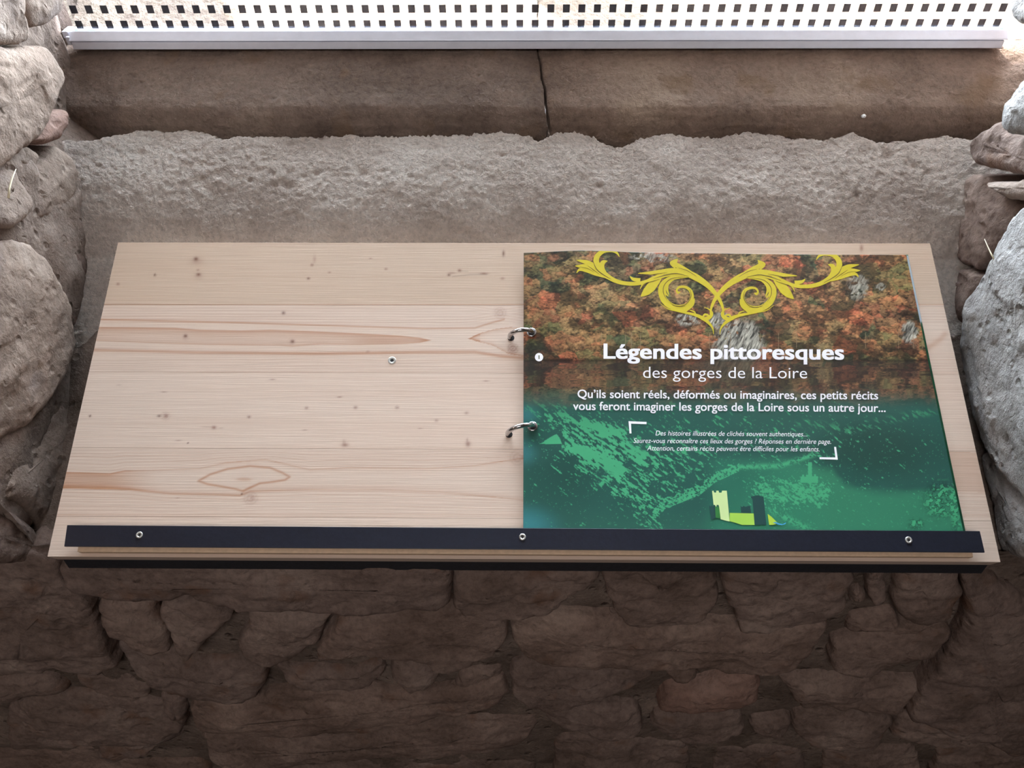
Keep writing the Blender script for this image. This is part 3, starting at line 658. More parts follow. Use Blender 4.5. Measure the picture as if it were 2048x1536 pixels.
# retaining bar on a wooden lath
hb = 0.0105
cs = [board_xy(np.array([float(a)]), np.array([float(b)]), hb) for a, b in ((134, 1050), (128, 1093), (1970, 1105), (1960, 1062))]
cs = [(float(a[0]), float(b[0])) for a, b in cs]
top = [bpt(x, y, hb).tolist() for x, y in (cs[1], cs[2], cs[3], cs[0])]
V, Fp = prism(top, BN, 0.0025)
bar = Pt(bevel(mesh_obj('retaining_bar', V, Fp, M['bar_metal'], None, False), 0.0004, 2))
yb = (cs[1][1] + cs[2][1]) / 2
on_board('spacer_lath', cs[1][0] + 0.012, cs[2][0] - 0.010, yb - 0.0042, yb + 0.010, 0.0002, 0.0080, M['wood_edge'], bev=0.0005)
bpy.context.view_layer.update()
def disc_screw(cx, cy, h, r_, parent, name='screw', ang=0.4, ring=True):
    X, Y = board_xy(np.array([float(cx)]), np.array([float(cy)]), h); X, Y = float(X[0]), float(Y[0])
    V = []; Fq = []; N = 28
    prof_ = [(r_, 0.0), (r_, 0.0006), (r_ * 0.86, 0.0011), (r_ * 0.55, 0.0010), (r_ * 0.50, 0.0005)]
    for (rr, hh) in prof_:
        for k in range(N):
            a = 2 * math.pi * k / N; V.append(bpt(X + rr * math.cos(a), Y + rr * math.sin(a), h + hh).tolist())
    for q in range(len(prof_) - 1):
        for k in range(N): Fq.append((q * N + k, q * N + (k + 1) % N, (q + 1) * N + (k + 1) % N, (q + 1) * N + k))
    Fq.append(tuple((len(prof_) - 1) * N + k for k in range(N)))
    o = mesh_obj(name, V, Fq, M['screw'], None, True); Pt(o, parent)
    bpy.context.view_layer.update()
    cr = MB()
    for dx, dy in ((1, 0), (0, 1)):
        ca, sa = math.cos(ang), math.sin(ang); l, w2 = r_ * 0.46, r_ * 0.15
        pts = [(-l, -w2), (l, -w2), (l, w2), (-l, w2)] if dx else [(-w2, -l), (w2, -l), (w2, l), (-w2, l)]
        for h0, h1 in ((h + 0.0003, h + 0.0007),):
            VV = [bpt(X + a * ca - b * sa, Y + a * sa + b * ca, hh).tolist() for hh in (h0, h1) for a, b in pts]
            cr.add(VV, [(0, 3, 2, 1), (4, 5, 6, 7), (0, 1, 5, 4), (1, 2, 6, 5), (2, 3, 7, 6), (3, 0, 4, 7)])
    c2 = cr.build('cross_recess', M['dark']); Pt(c2, o); return o
def screw_on_bar(a, b, ang): 
    return disc_screw(a, b, hb, 0.0032, bar, ang=ang)
screw_on_bar(279, 1070, 0.5); screw_on_bar(1045, 1074, 0.1); screw_on_bar(1817, 1080, 0.7)
# threaded brass-white insert in the panel
X, Y = board_xy(np.array([784.0]), np.array([721.0]), 0.0)
V = []; Fq = []; N = 28
for rr, hh in ((.0042, 0.0), (.0042, .0003), (.0036, .0005), (.0022, .0004), (.0018, .0001)):
    for k in range(N): V.append(bpt(X[0] + rr * math.cos(6.2832 * k / N), Y[0] + rr * math.sin(6.2832 * k / N), hh).tolist())
for q in range(4):
    for k in range(N): Fq.append((q * N + k, q * N + (k + 1) % N, (q + 1) * N + (k + 1) % N, (q + 1) * N + k))
ins = Pt(mesh_obj('panel_screw', V, Fq, M['screw'])); bpy.context.view_layer.update()
V = [bpt(X[0] + .0019 * math.cos(6.2832 * k / N), Y[0] + .0019 * math.sin(6.2832 * k / N), .00025).tolist() for k in range(N)]
Pt(mesh_obj('screw_socket', V, [tuple(range(N))], M['dark'], None, False), ins)

# ------------------------------------------------------------------ booklet
H_STACK = 0.0034
q = [board_xy(np.array([float(a)]), np.array([float(b)]), h) for a, b, h in ((1047, 1052, .0075), (1926, 1058, .005), (1812, 507, .004), (1047, 508, .008))]
QX = [float(a[0][0]) for a in q]; QY = [float(a[1][0]) for a in q]
PX0, PX1 = (QX[0] + QX[3]) / 2, (QX[1] + QX[2]) / 2
PY1 = (QY[2] + QY[3]) / 2; PY0 = float(cs[0][1]) - 0.012
PW, PH = PX1 - PX0, PY1 - PY0
def page_h(s, t):
    """height of the front page over the board, s along, t up (0..1)"""
    s = np.asarray(s, float); t = np.asarray(t, float)
    hump = 0.0068 * np.exp(-((s - 0.15) / 0.13) ** 2) + 0.003 * np.exp(-((s - 0.4) / 0.25) ** 2)
    ring = -0.0022 * np.exp(-(s / 0.05) ** 2) * (np.exp(-((t - 0.67) / 0.06) ** 2) + np.exp(-((t - 0.31) / 0.06) ** 2))
    return H_STACK + 0.0010 + hump * (0.45 + 0.55 * t) + ring + 0.001 * np.exp(-(s / 0.05) ** 2)
def page_pt(s, t, lift=0.0):
    s = np.asarray(s, float); t = np.asarray(t, float)
    return bpt(PX0 + s * PW, PY0 + t * PH, page_h(s, t) + lift)
def page_st(px, py):
    """measured spot -> page coordinates"""
    px = np.asarray(px, float); py = np.asarray(py, float); h = 0.006
    for _ in range(6):
        o = BO + BN * np.broadcast_to(h, px.shape)[..., None] if np.ndim(h) else BO + BN * h
        d = ray(px, py); t_ = ((o - CAM) @ BN) / (d @ BN); P = CAM + d * t_[..., None] - BO
        s, t = (P[..., 0] - PX0) / PW, (P @ BU - PY0) / PH
        h = page_h(np.clip(s, 0, 1), np.clip(t, 0, 1))
    return s, t

book = bpy.data.objects.new('ring_booklet', None); scene.collection.objects.link(book)
book.location = tuple(bpt(PX0 + PW / 2, PY0, 0.0))
tag(book, 'landscape booklet with autumn forest and green gorge cover, ringed to the board', 'booklet')
bpy.context.view_layer.update()

def page_tint(s, t):
    px, py = photo_xy(page_pt(s, t))
    nz = lambda a, b, o=4, sd=0: fbm2(px / a, py / b, o, sd)
    # --- autumn wood
    def forest(px, py, blur=1.0):
        f = lambda a, b, o, sd: fbm2(px / a, py / b, o, sd)
        wx = px + 11 * f(22, 18, 3, 81); wy = py + 9 * f(22, 18, 3, 82)
        d1, id1, oy1 = worley(wx / 40, wy / 28, 83); d2, id2, oy2 = worley(wx / 15, wy / 10, 84)
        pal = np.array([lin(c) for c in ((168, 98, 62), (196, 88, 54), (112, 100, 64), (122, 104, 66), (84, 88, 60), (156, 110, 70), (134, 78, 58), (66, 78, 62), (164, 104, 68), (160, 122, 84))])
        c1 = pal[np.clip((id1 * 10).astype(int), 0, 9)]; c2 = pal[np.clip((id2 * 10).astype(int), 0, 9)]
        col = 0.62 * c1 + 0.38 * c2
        sh = 0.95 - 0.55 * np.clip(d2 - 0.25, 0, 1) - 0.30 * np.clip(oy1 * 1.2, -0.3, 1) - 0.35 * np.clip(oy2, -0.3, 1)
        leaf = f(4.5, 2.6, 3, 85); sh = sh + 0.85 * leaf + 0.3 * f(2.2, 1.5, 2, 88)
        dark = sm(-0.04, 0.24, f(40, 26, 3, 86) + 0.35 * f(7, 4, 2, 87)); sh = sh * (1 - 0.70 * dark)
        sh = sh * (1.05 - 0.35 * sm(650, 730, py)) * (0.80 + 0.3 * sm(1040, 1200, px))
        gr = col.mean(-1, keepdims=True); return (col * 0.80 + gr * 0.20) * np.array([0.98, 1.03, 0.80]) * np.clip(sh * 1.12, 0.10, 1.7)[..., None]
    fo = forest(px, py)
    # grey cliffs
    def cliff(cx, cy, rx, ry):
        return sm(1.15, 0.75, np.hypot((px - cx + 5 * nz(14, 9, 2, 91)) / rx, (py - cy + 5 * nz(14, 9, 2, 92)) / ry))
    cl = np.maximum.reduce([cliff(1478, 690, 52, 52) * (px > 1415), cliff(1440, 640, 26, 18), cliff(1375, 640, 26, 12) * .9, cliff(1305, 515, 46, 9) * .8, cliff(1820, 665, 18, 22), cliff(1716, 575, 22, 26) * .7, cliff(1760, 573, 11, 8) * .8, cliff(1700, 553, 18, 8) * .6])
    st = fbm2((px + py * 0.5) / 3.2, (py - px * .4) / 14, 3, 93)
    rockc = lin((166, 162, 150)) * np.clip(0.68 + 1.5 * st, 0.10, 1.6)[..., None]
    clm = (cl * sm(-0.28, -0.05, nz(9, 7, 3, 94) + 0.25 * (cl > .95)))[..., None]
    fo = fo * (1 - clm) + rockc * clm
    # trunks by the water
    tk = ((_hash(np.floor(px / 6.0), np.floor(py / 30) * 0, np.floor(px * 0), 5) > 0.90) & (np.abs(px / 6.0 - np.floor(px / 6.0) - 0.5) < 0.12) & (py > 665) & (py < 700 + 8 * nz(9, 50, 1, 6)))
    fo = np.where(tk[..., None], fo * 0.5 + lin((176, 150, 120)) * 0.35, fo)
    # reflection in the water
    rf = forest(px + 3 * nz(30, 3, 2, 96), 1440 - py + 14 * nz(60, 5, 2, 95))
    cm = (np.exp(-((px - 1465) / 58) ** 4) * sm(792, 740, py))[..., None]
    rf = rf * 0.8 * (1 - cm * .6) + lin((128, 120, 96)) * np.clip(0.6 + st, .2, 1.4)[..., None] * cm * .6
    rf = rf * 0.62 + lin((58, 50, 50)) * 0.35
    lake = sm(719, 724, py)
    up = fo * (1 - lake[..., None]) + rf * lake[..., None]
    up = up * (1 - 0.6 * np.exp(-((py - 721) / 3.0) ** 2))[..., None]
    # --- duotone gorge
    g = lin((42, 88, 79))[None, None] * np.ones(px.shape + (1,))
    k = (sm(1050, 1250, px) * sm(1000, 1080, py))[..., None]; g = g * (1 - k) + lin((48, 98, 84)) * k
    shore = curve(px, [(1560, 905), (1640, 925), (1665, 928), (1690, 958), (1730, 968), (1800, 972), (1900, 968), (1950, 965)])
    wa = (sm(0, 26, py - shore + 5 * nz(40, 12, 2, 101)) * sm(1480, 1640, px + (py - 930) * .9))[..., None]
    g = g * (1 - wa * .8) + lin((58, 132, 100)) * wa * .8
    wr = (sm(905, 930, py) * sm(1395, 1450, px) * (1 - sm(1560, 1680, px)))[..., None]; g = g * (1 - wr * .5) + lin((48, 122, 96)) * wr * .5
    dk = (np.exp(-(((px - 1760) / 130) ** 2 + ((py - 900) / 55) ** 2) ** 1.5) + .7 * np.exp(-(((px - 1130) / 70) ** 2 + ((py - 945) / 60) ** 2)))[..., None]
    g = g * (1 - .35 * np.clip(dk, 0, 1))
    tl = (sm(0.9, 0.1, np.hypot((px - 1040) / 110, (py - 1050) / 60)) + .6 * sm(1, .1, np.hypot((px - 1045) / 40, (py - 905) / 40)) + .6 * sm(1, .1, np.hypot((px - 1045) / 46, (py - 830) / 30)))[..., None]
    g = g * (1 - np.clip(tl, 0, 1) * .5) + lin((70, 150, 160)) * np.clip(tl, 0, 1) * .5
    # light posterised patches, streaks run down to the right along the slopes
    ax = (px * 0.80 + py * 0.60); ay = (-px * 0.60 + py * 0.80)
    stx = fbm2(ax / 15, ay / 4.2, 4, 111); st2 = fbm2(ax / 5, ay / 2.6, 3, 112)
    def band(pts, wdt):
        return np.exp(-(seg_dist(px, py, pts) / wdt) ** 2)
    ridge1 = band([(1120, 845), (1200, 870), (1280, 915), (1330, 960), (1345, 990)], 30)
    ridge2 = band([(1150, 900), (1210, 940), (1260, 985), (1300, 1030), (1325, 1055)], 30)
    hi = 0.9 * band([(1160, 900), (1200, 915), (1240, 935)], 13) + .8 * band([(1180, 850), (1230, 862)], 8)
    base = 0.55 * ridge1 + 0.85 * ridge2 + .45 * band([(1060, 810), (1150, 830), (1260, 890), (1420, 930)], 38) + .28 * band([(1300, 840), (1640, 880)], 60)
    lt = sm(0.02, 0.12, stx * 0.9 + st2 * .4 + base * .56 + hi * .6 - 0.45)
    shoreb = curve(px, [(1300, 1048), (1330, 1018), (1400, 990), (1430, 965), (1478, 943)])
    sb = (py < shoreb) & (py > shoreb - 20 - 10 * nz(12, 9, 2, 113)) & (px > 1305) & (px < 1478)
    lt = np.maximum(lt, np.where(sb, sm(-0.10, 0.02, st2 + .1), 0))
    lt = np.where((py > shoreb + 1) & (px > 1325) & (px < 1480) , 0, lt)
    lt = np.maximum(lt, np.exp(-(seg_dist(px, py, [(1480, 934), (1560, 932), (1580, 925), (1628, 909)]) / 5) ** 2) * sm(-.1, .05, st2 + .12))
    isl = band([(1530, 985), (1600, 985), (1650, 990)], 26) * sm(1692, 1650, px + (py - 960) * .5) * (py > 950)
    lt = np.maximum(lt, sm(0.0, .08, st2 + .6 * stx + isl * .55 - .40) * (isl > .1))
    lt = np.maximum(lt, band([(1545, 1022), (1600, 1050), (1625, 1062)], 7) * sm(-.1, .05, st2))
    lt = np.maximum(lt, ((px > 1601) & (px < 1636) & (py > 953 - 4 * (np.floor(px / 4) % 2)) & (py < 966)).astype(float))
    lt = np.maximum(lt, ((px > 1616) & (px < 1624) & (py > 924) & (py < 956)).astype(float) * (px > 1616 + .0) )
    tri = (px > 1078) & (px < 1124) & (py < 888) & (py > curve(px, [(1078, 889), (1098, 876), (1113, 868), (1119, 876), (1124, 888)]) + 2 * stx) ; lt = np.maximum(lt, tri)
    leafm = np.exp(-(((px - 1880) / 34) ** 2 + ((py - 1000) / 36) ** 2) ** 2) + np.exp(-(((px - 1832) / 16) ** 2 + ((py - 1048) / 12) ** 2) ** 2) + .8 * np.exp(-(((px - 1912) / 10) ** 2 + ((py - 1020) / 60) ** 2) ** 2)
    lf = fbm2(px / 7, py / 6, 3, 121)
    lmask = sm(.10, .18, lf + .25 * leafm - .18) * np.clip(leafm, 0, 1)
    dkl = np.clip(leafm, 0, 1) * sm(-.25, -.05, lf)
    g = g * (1 - .55 * dkl[..., None])
    thin = band([(1600, 845), (1700, 860), (1800, 835), (1870, 822)], 7) * .6 * sm(.05, .2, stx); lt = np.maximum(lt, thin)
    dust = sm(.55, .62, fbm2(px / 3.5, py / 2.5, 2, 131) ) * .5; lt = np.maximum(lt, dust * (py > 830))
    lt = np.clip(np.maximum(lt, lmask) * sm(775, 835, py + .02 * (px - 1400)) , 0, 1)[..., None]
    lc = lin((72, 164, 118)) * (1 - .25 * sm(900, 790, py))[..., None]
    g = g * (1 - lt) + lc * lt
    bl = sm(768, 822, py + 7 * nz(80, 30, 2, 141))[..., None]
    return np.clip(up * (1 - bl) + g * bl, 0, 1)

def page_mesh(name, nx, ny, parent, fn_tint, pt, mat, thick=0.0005, s1=1.0):
    s, t = np.meshgrid(np.linspace(0, s1, nx), np.linspace(0, 1, ny), indexing='ij')
    P = pt(s, t).reshape(-1, 3); col = fn_tint(s, t).reshape(-1, 3)
    loop = np.concatenate([np.arange(nx) * ny, (nx - 1) * ny + np.arange(1, ny), (np.arange(nx - 1)[::-1]) * ny + ny - 1, np.arange(1, ny - 1)[::-1]])
    low = P[loop] - BN * thick; n0 = len(P); nl = len(loop); i = np.arange(nl); j = (i + 1) % nl
    bot = P.reshape(nx, ny, 3)[::8, ::8] - BN * thick; bf = grid_faces(bot.shape[0], bot.shape[1]) + n0 + nl
    V = np.vstack([P, low, bot.reshape(-1, 3)]); cc = np.vstack([col, col[loop] * .9 + .05, np.full((bot.size // 3, 3), .6)])
    return Pt(mesh_obj(name, V, np.vstack([grid_faces(nx, ny), np.stack([loop[i], n0 + i, n0 + j, loop[j]], 1), bf]), mat, None, True, cc), parent)
cover = page_mesh('cover_page', 900, 620, book, page_tint, page_pt, M['print'])
# pages beneath: flat stack, each sheet slightly offset
def under_tint(s, t):
    white = sm(0.735, 0.745, t) * (t < .995)
    c = lin((30, 96, 66))[None, None] * (0.8 + .5 * np.clip(fbm2(s * 90, t * 90, 3, 7), -.5, 1))[..., None]
    return c * (1 - white[..., None]) + lin((206, 222, 234)) * white[..., None]
for k in range(4):
    off = (0.0012, 0.0030, 0.0018, 0.0024)[k]; hh = H_STACK * (4 - k) / 4
    page_mesh('inner_page', 30, 400 if k == 1 else 60, book, under_tint,
              lambda s, t, off=off, hh=hh, k=k: bpt(PX0 + .012 + s * (PW - .012 + off), PY0 + t * (PH + (.0006, .0012, .0, .0008)[k]), hh), M['print'], 0.0006)
bpy.context.view_layer.update()

# lettering and artwork printed on the cover
def flat_on_page(name, polys, mat, lift=0.00025, parent=cover):
    """polys in measured coordinates, triangulated and laid on the page"""
    bm = bmesh.new()
    for p in polys:
        p = np.array(p, float); s, t = page_st(p[:, 0], p[:, 1])
        vs_ = [bm.verts.new((a, b, 0)) for a, b in zip(s, t)]
        try: bm.faces.new(vs_)
        except ValueError: pass
    bmesh.ops.triangulate(bm, faces=bm.faces[:])
    me = bpy.data.meshes.new(name)
    C = np.array([v.co[:] for v in bm.verts]); Fq = [tuple(v.index for v in f.verts) for f in (bm.verts.index_update() or bm.faces)]; bm.free()
    V = page_pt(np.clip(C[:, 0], 0, 1), np.clip(C[:, 1], 0, 1), lift)
    Fq = [f if np.cross(V[f[1]] - V[f[0]], V[f[2]] - V[f[0]]) @ BN > 0 else f[::-1] for f in Fq]
    return Pt(mesh_obj(name, V, Fq, mat, None, False), parent)
def lettering(name, text, x0, x1, yl, yr, xh, bold=0.0, italic=False, mat=None, digit=False):
    """text fitted between two measured spots on its baseline; xh = capital height in pixels there"""
    cu = bpy.data.curves.new('t', 'FONT'); cu.body = text; cu.size = 1.0; cu.resolution_u = 4
    cu.offset = min(bold, 0); cu.fill_mode = 'FRONT'
    if italic: cu.shear = 0.2
    ob = bpy.data.objects.new('t', cu); scene.collection.objects.link(ob); bpy.context.view_layer.update()
    me = bpy.data.meshes.new_from_object(ob); bpy.data.objects.remove(ob)
    C0 = np.array([v.co[:] for v in me.vertices]); G_ = [tuple(p.vertices) for p in me.polygons]
    C = C0; F_ = G_; lv = np.zeros(len(C0))
    if bold > 0:
        C = np.vstack([C0 + np.array([a, b, 0]) * bold for a, b in ((-1, -.7), (1, -.7), (-1, .7), (1, .7), (0, 0))])
        F_ = [tuple(v + q_ * len(C0) for v in f) for q_ in range(5) for f in G_]; lv = np.repeat(np.arange(5), len(C0)) * 0.00002
    w0, w1 = C[:, 0].min(), C[:, 0].max(); f = (C[:, 0] - w0) / (w1 - w0)
    px = x0 + f * (x1 - x0); py = yl + f * (yr - yl) - C[:, 1] * xh / 0.73
    s, t = page_st(px, py); V = page_pt(s, t, 0.0003 + lv)
    F_ = [q if np.cross(V[q[1]] - V[q[0]], V[q[2]] - V[q[0]]) @ BN > 0 else q[::-1] for q in F_]
    return Pt(mesh_obj(name, V, F_, mat or M['white_ink'], None, False), cover)
lettering('title_lettering', 'Légendes pittoresques', 1207, 1688, 717, 719, 31, bold=0.025)
lettering('subtitle_lettering', 'des gorges de la Loire', 1286, 1614, 756, 757, 24, bold=-0.004)
lettering('intro_lettering', 'Qu’ils soient réels, déformés ou imaginaires, ces petits récits', 1155, 1756, 796, 799, 17.5, bold=0.014)
lettering('intro_lettering', 'vous feront imaginer les gorges de la Loire sous un autre jour...', 1146, 1771, 820, 824, 17.5, bold=0.014)
lettering('note_lettering', 'Des histoires illustrées de clichés souvent authentiques...', 1311, 1614, 871, 873, 10.2, italic=True)
lettering('note_lettering', 'Saurez-vous reconnaître ces lieux des gorges ? Réponses en dernière page.', 1267, 1662, 886, 888, 10.2, italic=True)
lettering('note_lettering', 'Attention, certains récits peuvent être difficiles pour les enfants.', 1294, 1639, 901, 903, 10.2, italic=True)
flat_on_page('corner_bracket', [[(1257, 842.5), (1293, 844), (1293, 848.5), (1262, 847.5), (1263, 867), (1259, 867)]], M['white_ink'])
flat_on_page('corner_bracket', [[(1668, 894), (1672, 894), (1675.5, 919.5), (1639, 918.5), (1639, 914.5), (1670.5, 915)]], M['white_ink'])
flat_on_page('page_number_disc', [[(1078 + 8.3 * math.cos(a), 714.5 + 8.3 * math.sin(a)) for a in np.linspace(0, 6.2832, 24, endpoint=False)]], M['white_ink'])
lettering('page_number', '1', 1076.7, 1079.4, 718.5, 718.5, 8, mat=ink('grey_print', 120, 118, 100)).location = tuple(BN * 0.0003)

def ribbon(pts, wid, n=40):
    p = np.array(pts, float); w_ = np.array(wid, float); k = len(p)
    u = np.arange(k); uu = np.linspace(0, k - 1, n)
    def cr(a):
        out = np.zeros(n)
        for q_, x in enumerate(uu):
            i = min(int(x), k - 2); f = x - i
            p0, p1, p2, p3 = a[max(i - 1, 0)], a[i], a[i + 1], a[min(i + 2, k - 1)]
            out[q_] = 0.5 * (2 * p1 + (p2 - p0) * f + (2 * p0 - 5 * p1 + 4 * p2 - p3) * f * f + (3 * p1 - p0 - 3 * p2 + p3) * f ** 3)
        return out
    x, y, ww = cr(p[:, 0]), cr(p[:, 1]), np.clip(np.interp(uu, u, w_), 0.3, None) / 2
    dx, dy = np.gradient(x), np.gradient(y); l = np.hypot(dx, dy) + 1e-9
    a = np.stack([x - dy / l * ww, y + dx / l * ww], 1); b = np.stack([x + dy / l * ww, y - dx / l * ww], 1)
    return a, b
K_ = lambda X, Y: (1020 + X * 0.2246, 480 + Y * 0.2246)
strokes = [
 ([(1905,690),(1890,590),(1845,500),(1760,405),(1650,330),(1540,285),(1430,275),(1320,290),(1140,298)], [4,24,34,46,62,60,46,44,4]),
 ([(1700,370),(1620,300),(1540,250),(1470,215),(1490,178)], [10,30,34,48,6]),
 ([(1470,250),(1440,205),(1495,170)], [10,34,4]),
 ([(1620,320),(1500,300),(1380,320),(1270,350),(1160,385),(1040,388),(930,360),(840,300),(775,220),(775,150),(830,102),(900,95),(950,115),(975,152)], [6,26,26,30,32,34,38,46,54,48,36,28,20,3]),
 ([(1160,360),(1100,350),(1068,325)], [40,30,6]),
 ([(880,345),(800,290),(740,235),(680,200),(592,180)], [20,40,56,40,4]),
 ([(780,270),(700,240),(640,235),(580,232)], [20,50,36,4]),
 ([(850,330),(760,300),(680,270),(620,265),(592,295)], [20,36,38,24,3]),
 ([(890,345),(835,290),(815,240),(830,200),(868,188)], [14,46,50,40,4]),
 ([(1360,300),(1310,360),(1255,420),(1210,465),(1165,503)], [14,60,84,66,4]),
 ([(1330,310),(1250,350),(1190,390),(1157,438)], [10,26,22,3]),
 ([(1600,325),(1500,330),(1420,350),(1360,400),(1348,470),(1380,545),(1450,595),(1530,600),(1590,570),(1620,510),(1605,450),(1560,420),(1510,420),(1485,445),(1495,470),(1515,462)], [14,34,44,54,56,58,52,46,40,34,28,24,20,16,22,10]),
 ([(1480,330),(1420,370),(1395,420),(1415,490)], [20,30,30,4]),
 ([(1440,350),(1380,420),(1380,470),(1410,502)], [16,30,24,4]),
 ([(1642,520),(1625,570),(1580,610),(1500,625)], [4,30,34,10]),
 ([(1620,590),(1560,628),(1500,628),(1420,600)], [6,30,26,10]),
 ([(1340,565),(1400,612),(1480,632),(1570,650),(1650,668),(1720,700),(1775,745),(1805,790),(1812,842)], [3,8,12,20,26,34,24,12,3]),
 ([(1600,625),(1640,640),(1655,662)], [6,14,3]),
 ([(1730,705),(1775,690),(1798,655),(1775,620),(1728,600)], [34,34,22,12,3]),
 ([(1715,690),(1735,665),(1765,672),(1755,690)], [14,20,16,8]),
]
cxm = 1020 + 1845 * 0.2246
Vs = []; Fs = []; k0 = 0
for mir in (0, 1):
    for si, (pts, wid) in enumerate(strokes):
        n = 14 * len(pts) if len(pts) > 6 else 24
        a, b = ribbon([K_(*q_) for q_ in pts], [x * 0.2246 for x in wid], n)
        allp = np.vstack([a, b])
        if mir: allp = np.stack([2 * cxm - allp[:, 0] + (allp[:, 1] - 590) * -0.03, allp[:, 1] + 0.032 * (cxm - allp[:, 0]) * 1.0 * 1], 1) + np.array([0, 0.0])
        s, t = page_st(allp[:, 0], allp[:, 1]); t = np.minimum(t, 0.999)
        V = page_pt(s, t, 0.00020 + 0.000004 * (si + 20 * mir)); i = np.arange(n - 1)
        Fq = np.stack([i, i + 1, n + i + 1, n + i], 1)
        if mir == 0: Fq = Fq[:, ::-1]
        Vs.append(V); Fs.append(Fq + k0); k0 += 2 * n
V = np.vstack(Vs); Fq = [tuple(f) for f in np.vstack(Fs)]
Fq = [f if np.cross(V[f[1]] - V[f[0]], V[f[2]] - V[f[0]]) @ BN > 0 else f[::-1] for f in Fq]
tag(Pt(mesh_obj('scroll_ornament', V, Fq, M['yellow_ink'], None, False), cover), 'yellow acanthus scroll printed across the top of the cover')
# thin dark veins inside the scrolls
veins = [([(1590,325),(1480,300),(1380,315),(1280,345)], 5), ([(1560,330),(1440,345),(1375,400),(1365,470),(1400,540)], 4), ([(740,190),(770,260),(830,310),(900,350)], 5), ([(690,230),(740,265),(800,310)], 4), ([(620,240),(690,255),(750,290)], 3), ([(1600,440),(1612,500),(1580,560),(1520,590),(1440,580)], 4), ([(1330,350),(1270,370),(1200,390),(1165,430)], 4), ([(1660,325),(1580,275),(1500,250)], 4), ([(1420,555),(1480,590),(1560,590)], 3), ([(1190,330),(1300,305),(1400,290)], 4)]
Vs = []; Fs = []; k0 = 0
for mir in (0, 1):
    for pts, wd in veins:
        n = 20; a, b = ribbon([K_(*q_) for q_ in pts], [wd * .1] + [wd * 0.2246 * 1.3] * (len(pts) - 2) + [wd * .1], n); allp = np.vstack([a, b])
        if mir: allp = np.stack([2 * cxm - allp[:, 0] + (allp[:, 1] - 590) * -0.03, allp[:, 1] + 0.032 * (cxm - allp[:, 0])], 1)
        s, t = page_st(allp[:, 0], allp[:, 1]); V = page_pt(s, np.minimum(t, .999), 0.00045); i = np.arange(n - 1)
        Vs.append(V); Fs.append(np.stack([i, i + 1, n + i + 1, n + i], 1) + k0); k0 += 2 * n
V = np.vstack(Vs); Fq = [tuple(f) for f in np.vstack(Fs)]
Pt(mesh_obj('scroll_vein', V, Fq, ink('olive_print', 92, 74, 30), None, False), cover)['kind'] = 'stuff'

# castle emblem at the foot of the cover
em = [('emblem_tower', [[(1424, 982), (1427, 981.5), (1428, 985), (1432, 985.5), (1432.5, 981.5), (1437, 981.5), (1438, 985.5), (1443, 985.5), (1444, 981.5), (1453.5, 981.5), (1459, 1043), (1453, 1042), (1441, 1038.5), (1438, 1013), (1437, 1010), (1433, 1010), (1433, 1013), (1431, 1013), (1430, 1010), (1427, 1010)]], (206, 228, 160)),
      ('emblem_wall', [[(1459, 1026), (1508, 1027), (1510, 1050), (1484, 1050), (1472, 1046), (1459, 1042.5)]], (166, 210, 84)),
      ('emblem_keep', [[(1501, 993.5), (1515, 990.5), (1527, 993.5), (1532.5, 1050), (1509, 1050), (1505, 1000)]], (34, 72, 70)),
      ('emblem_turret', [[(1481, 1012), (1484, 1014), (1487, 1012), (1491, 1014), (1496, 1012), (1500.5, 1012), (1502, 1026.5), (1482, 1026)]], (34, 72, 70)),
      ('emblem_watchtower', [[(1418, 1011), (1421, 1013), (1423, 1011), (1426, 1013), (1430, 1011), (1431, 1036), (1422, 1040)]], (34, 72, 70)),
      ('emblem_gate', [[(1430, 1013), (1434, 1015), (1438, 1013), (1441, 1037), (1431, 1035.5)]], (52, 124, 62)),
      ('emblem_sail', [[(1535, 1028), (1543, 1034), (1556, 1047), (1546, 1050), (1538, 1050)]], (180, 210, 70)),
      ('emblem_wave', [[(1545, 1045.5), (1551, 1044), (1558, 1047), (1565, 1048.5), (1572, 1045), (1570, 1048.5), (1563, 1050.5), (1555, 1049), (1549, 1046.5)]], (70, 160, 215))]
for i_, (nm, ps, c) in enumerate(em): flat_on_page(nm, ps, ink(nm + '_print', *c), 0.0003 + 0.00004 * i_)

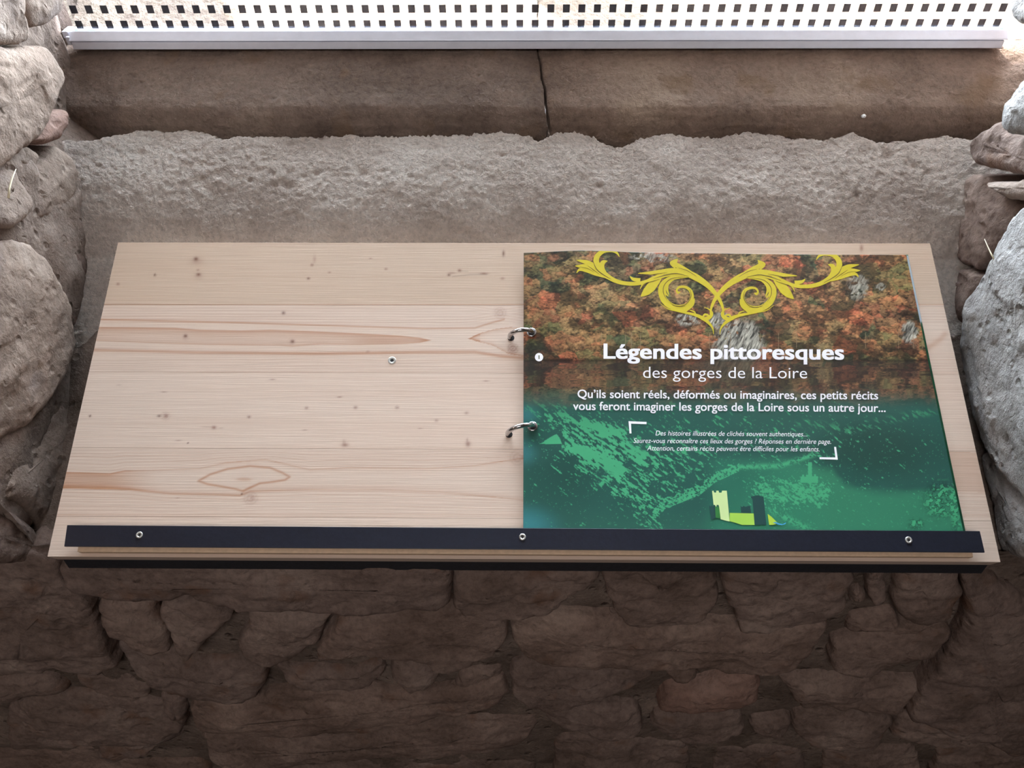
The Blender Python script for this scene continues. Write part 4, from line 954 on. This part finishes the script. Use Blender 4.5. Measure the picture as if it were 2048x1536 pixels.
# binder rings through the board and the page eyelets
def ring(hx, hy, ex, ey):
    Xh, Yh = [float(v[0]) for v in board_xy(np.array([float(hx)]), np.array([float(hy)]), 0.0)]
    s, t = page_st(np.array([float(ex)]), np.array([float(ey)])); s, t = float(s[0]), float(t[0])
    A = bpt(Xh, Yh, 0); E_ = page_pt(s, t); d = E_ - A; span = np.linalg.norm(d); c = (A + E_) / 2
    ux = d / span; up = BN - ux * (BN @ ux); up /= np.linalg.norm(up)
    R_ = span * 0.56; rise = math.sqrt(max(R_ ** 2 - (span / 2) ** 2, 0)); cc = c - up * (-rise * 0.2) * 1.0
    nt_, nr = 64, 14; V = []; r0 = 0.00235
    side = np.cross(ux, up)
    for i in range(nt_):
        a = 2 * math.pi * i / nt_; rd_ = ux * math.cos(a) + up * math.sin(a)
        for j in range(nr):
            b = 2 * math.pi * j / nr; V.append(cc + rd_ * (R_ * 0.95 + r0 * math.cos(b)) + side * r0 * math.sin(b))
    Fq = [(i * nr + j, i * nr + (j + 1) % nr, ((i + 1) % nt_) * nr + (j + 1) % nr, ((i + 1) % nt_) * nr + j) for i in range(nt_) for j in range(nr)]
    o = Pt(mesh_obj('binder_ring', V, Fq, M['steel']), book); bpy.context.view_layer.update()
    # eyelet
    V = []; Fq = []; N = 28
    for rr, hh in ((.0052, .0002), (.0050, .0009), (.0040, .0012), (.0033, .0008), (.0031, .0)):
        for k in range(N):
            a = 6.28318 * k / N; V.append(E_ + np.array([1, 0, 0]) * rr * math.cos(a) + BU * rr * math.sin(a) + BN * (hh + .0003))
    for q_ in range(4):
        for k in range(N): Fq.append((q_ * N + k, q_ * N + (k + 1) % N, (q_ + 1) * N + (k + 1) % N, (q_ + 1) * N + k))
    Pt(mesh_obj('eyelet', V, Fq, M['steel']), cover)
    Pt(mesh_obj('eyelet_hole', [E_ + BN * .0006 + np.array([1, 0, 0]) * .0032 * math.cos(6.28318 * k / N) + BU * .0032 * math.sin(6.28318 * k / N) for k in range(N)], [tuple(range(N))], M['dark'], None, False), cover)
    hc = A + BN * 0.0003
    Pt(mesh_obj('ring_hole', [hc + np.array([1, 0, 0]) * .0036 * math.cos(6.28318 * k / N) + BU * .0036 * math.sin(6.28318 * k / N) for k in range(N)], [tuple(range(N))], M['dark'], None, False), board)
ring(1022, 676, 1063, 665); ring(1018, 869, 1065, 853)

# ------------------------------------------------------------------ dry straws caught on the stones
def straw(name, pts, frame, off, rad, label, group=None):
    o_, eu2, ev2, n2 = [np.asarray(k, float) for k in frame]; p = np.array(pts, float)
    P = on_plane(p[:, 0], p[:, 1], o_ + n2 * off, n2); V = []; nr = 6
    for i in range(len(P)):
        d = P[min(i + 1, len(P) - 1)] - P[max(i - 1, 0)]; d /= np.linalg.norm(d); a = np.cross(d, n2); a /= np.linalg.norm(a); b = np.cross(d, a)
        r_ = rad * (1 - .7 * i / (len(P) - 1))
        for j in range(nr): V.append(P[i] + r_ * (a * math.cos(j * 6.2832 / nr) + b * math.sin(j * 6.2832 / nr)))
    Fq = [(i * nr + j, i * nr + (j + 1) % nr, (i + 1) * nr + (j + 1) % nr, (i + 1) * nr + j) for i in range(len(P) - 1) for j in range(nr)]
    Fq += [tuple(range(nr))[::-1], tuple((len(P) - 1) * nr + j for j in range(nr))]
    o = mesh_obj(name, V, Fq, M['straw']); origin_to(o, P[0]); tag(o, label, 'straw', group); return o
straw('dry_straw', [(17, 396), (19, 375), (25, 355), (32, 338)], LF_, .036, .0011, 'pale dry straw lying against the tan stones at the far left')
straw('dry_straw', [(1988, 518), (1981, 505), (1974, 490), (1969, 478)], RF_, .040, .0008, 'thin dry straw sticking out beside the big grey stone at the right')
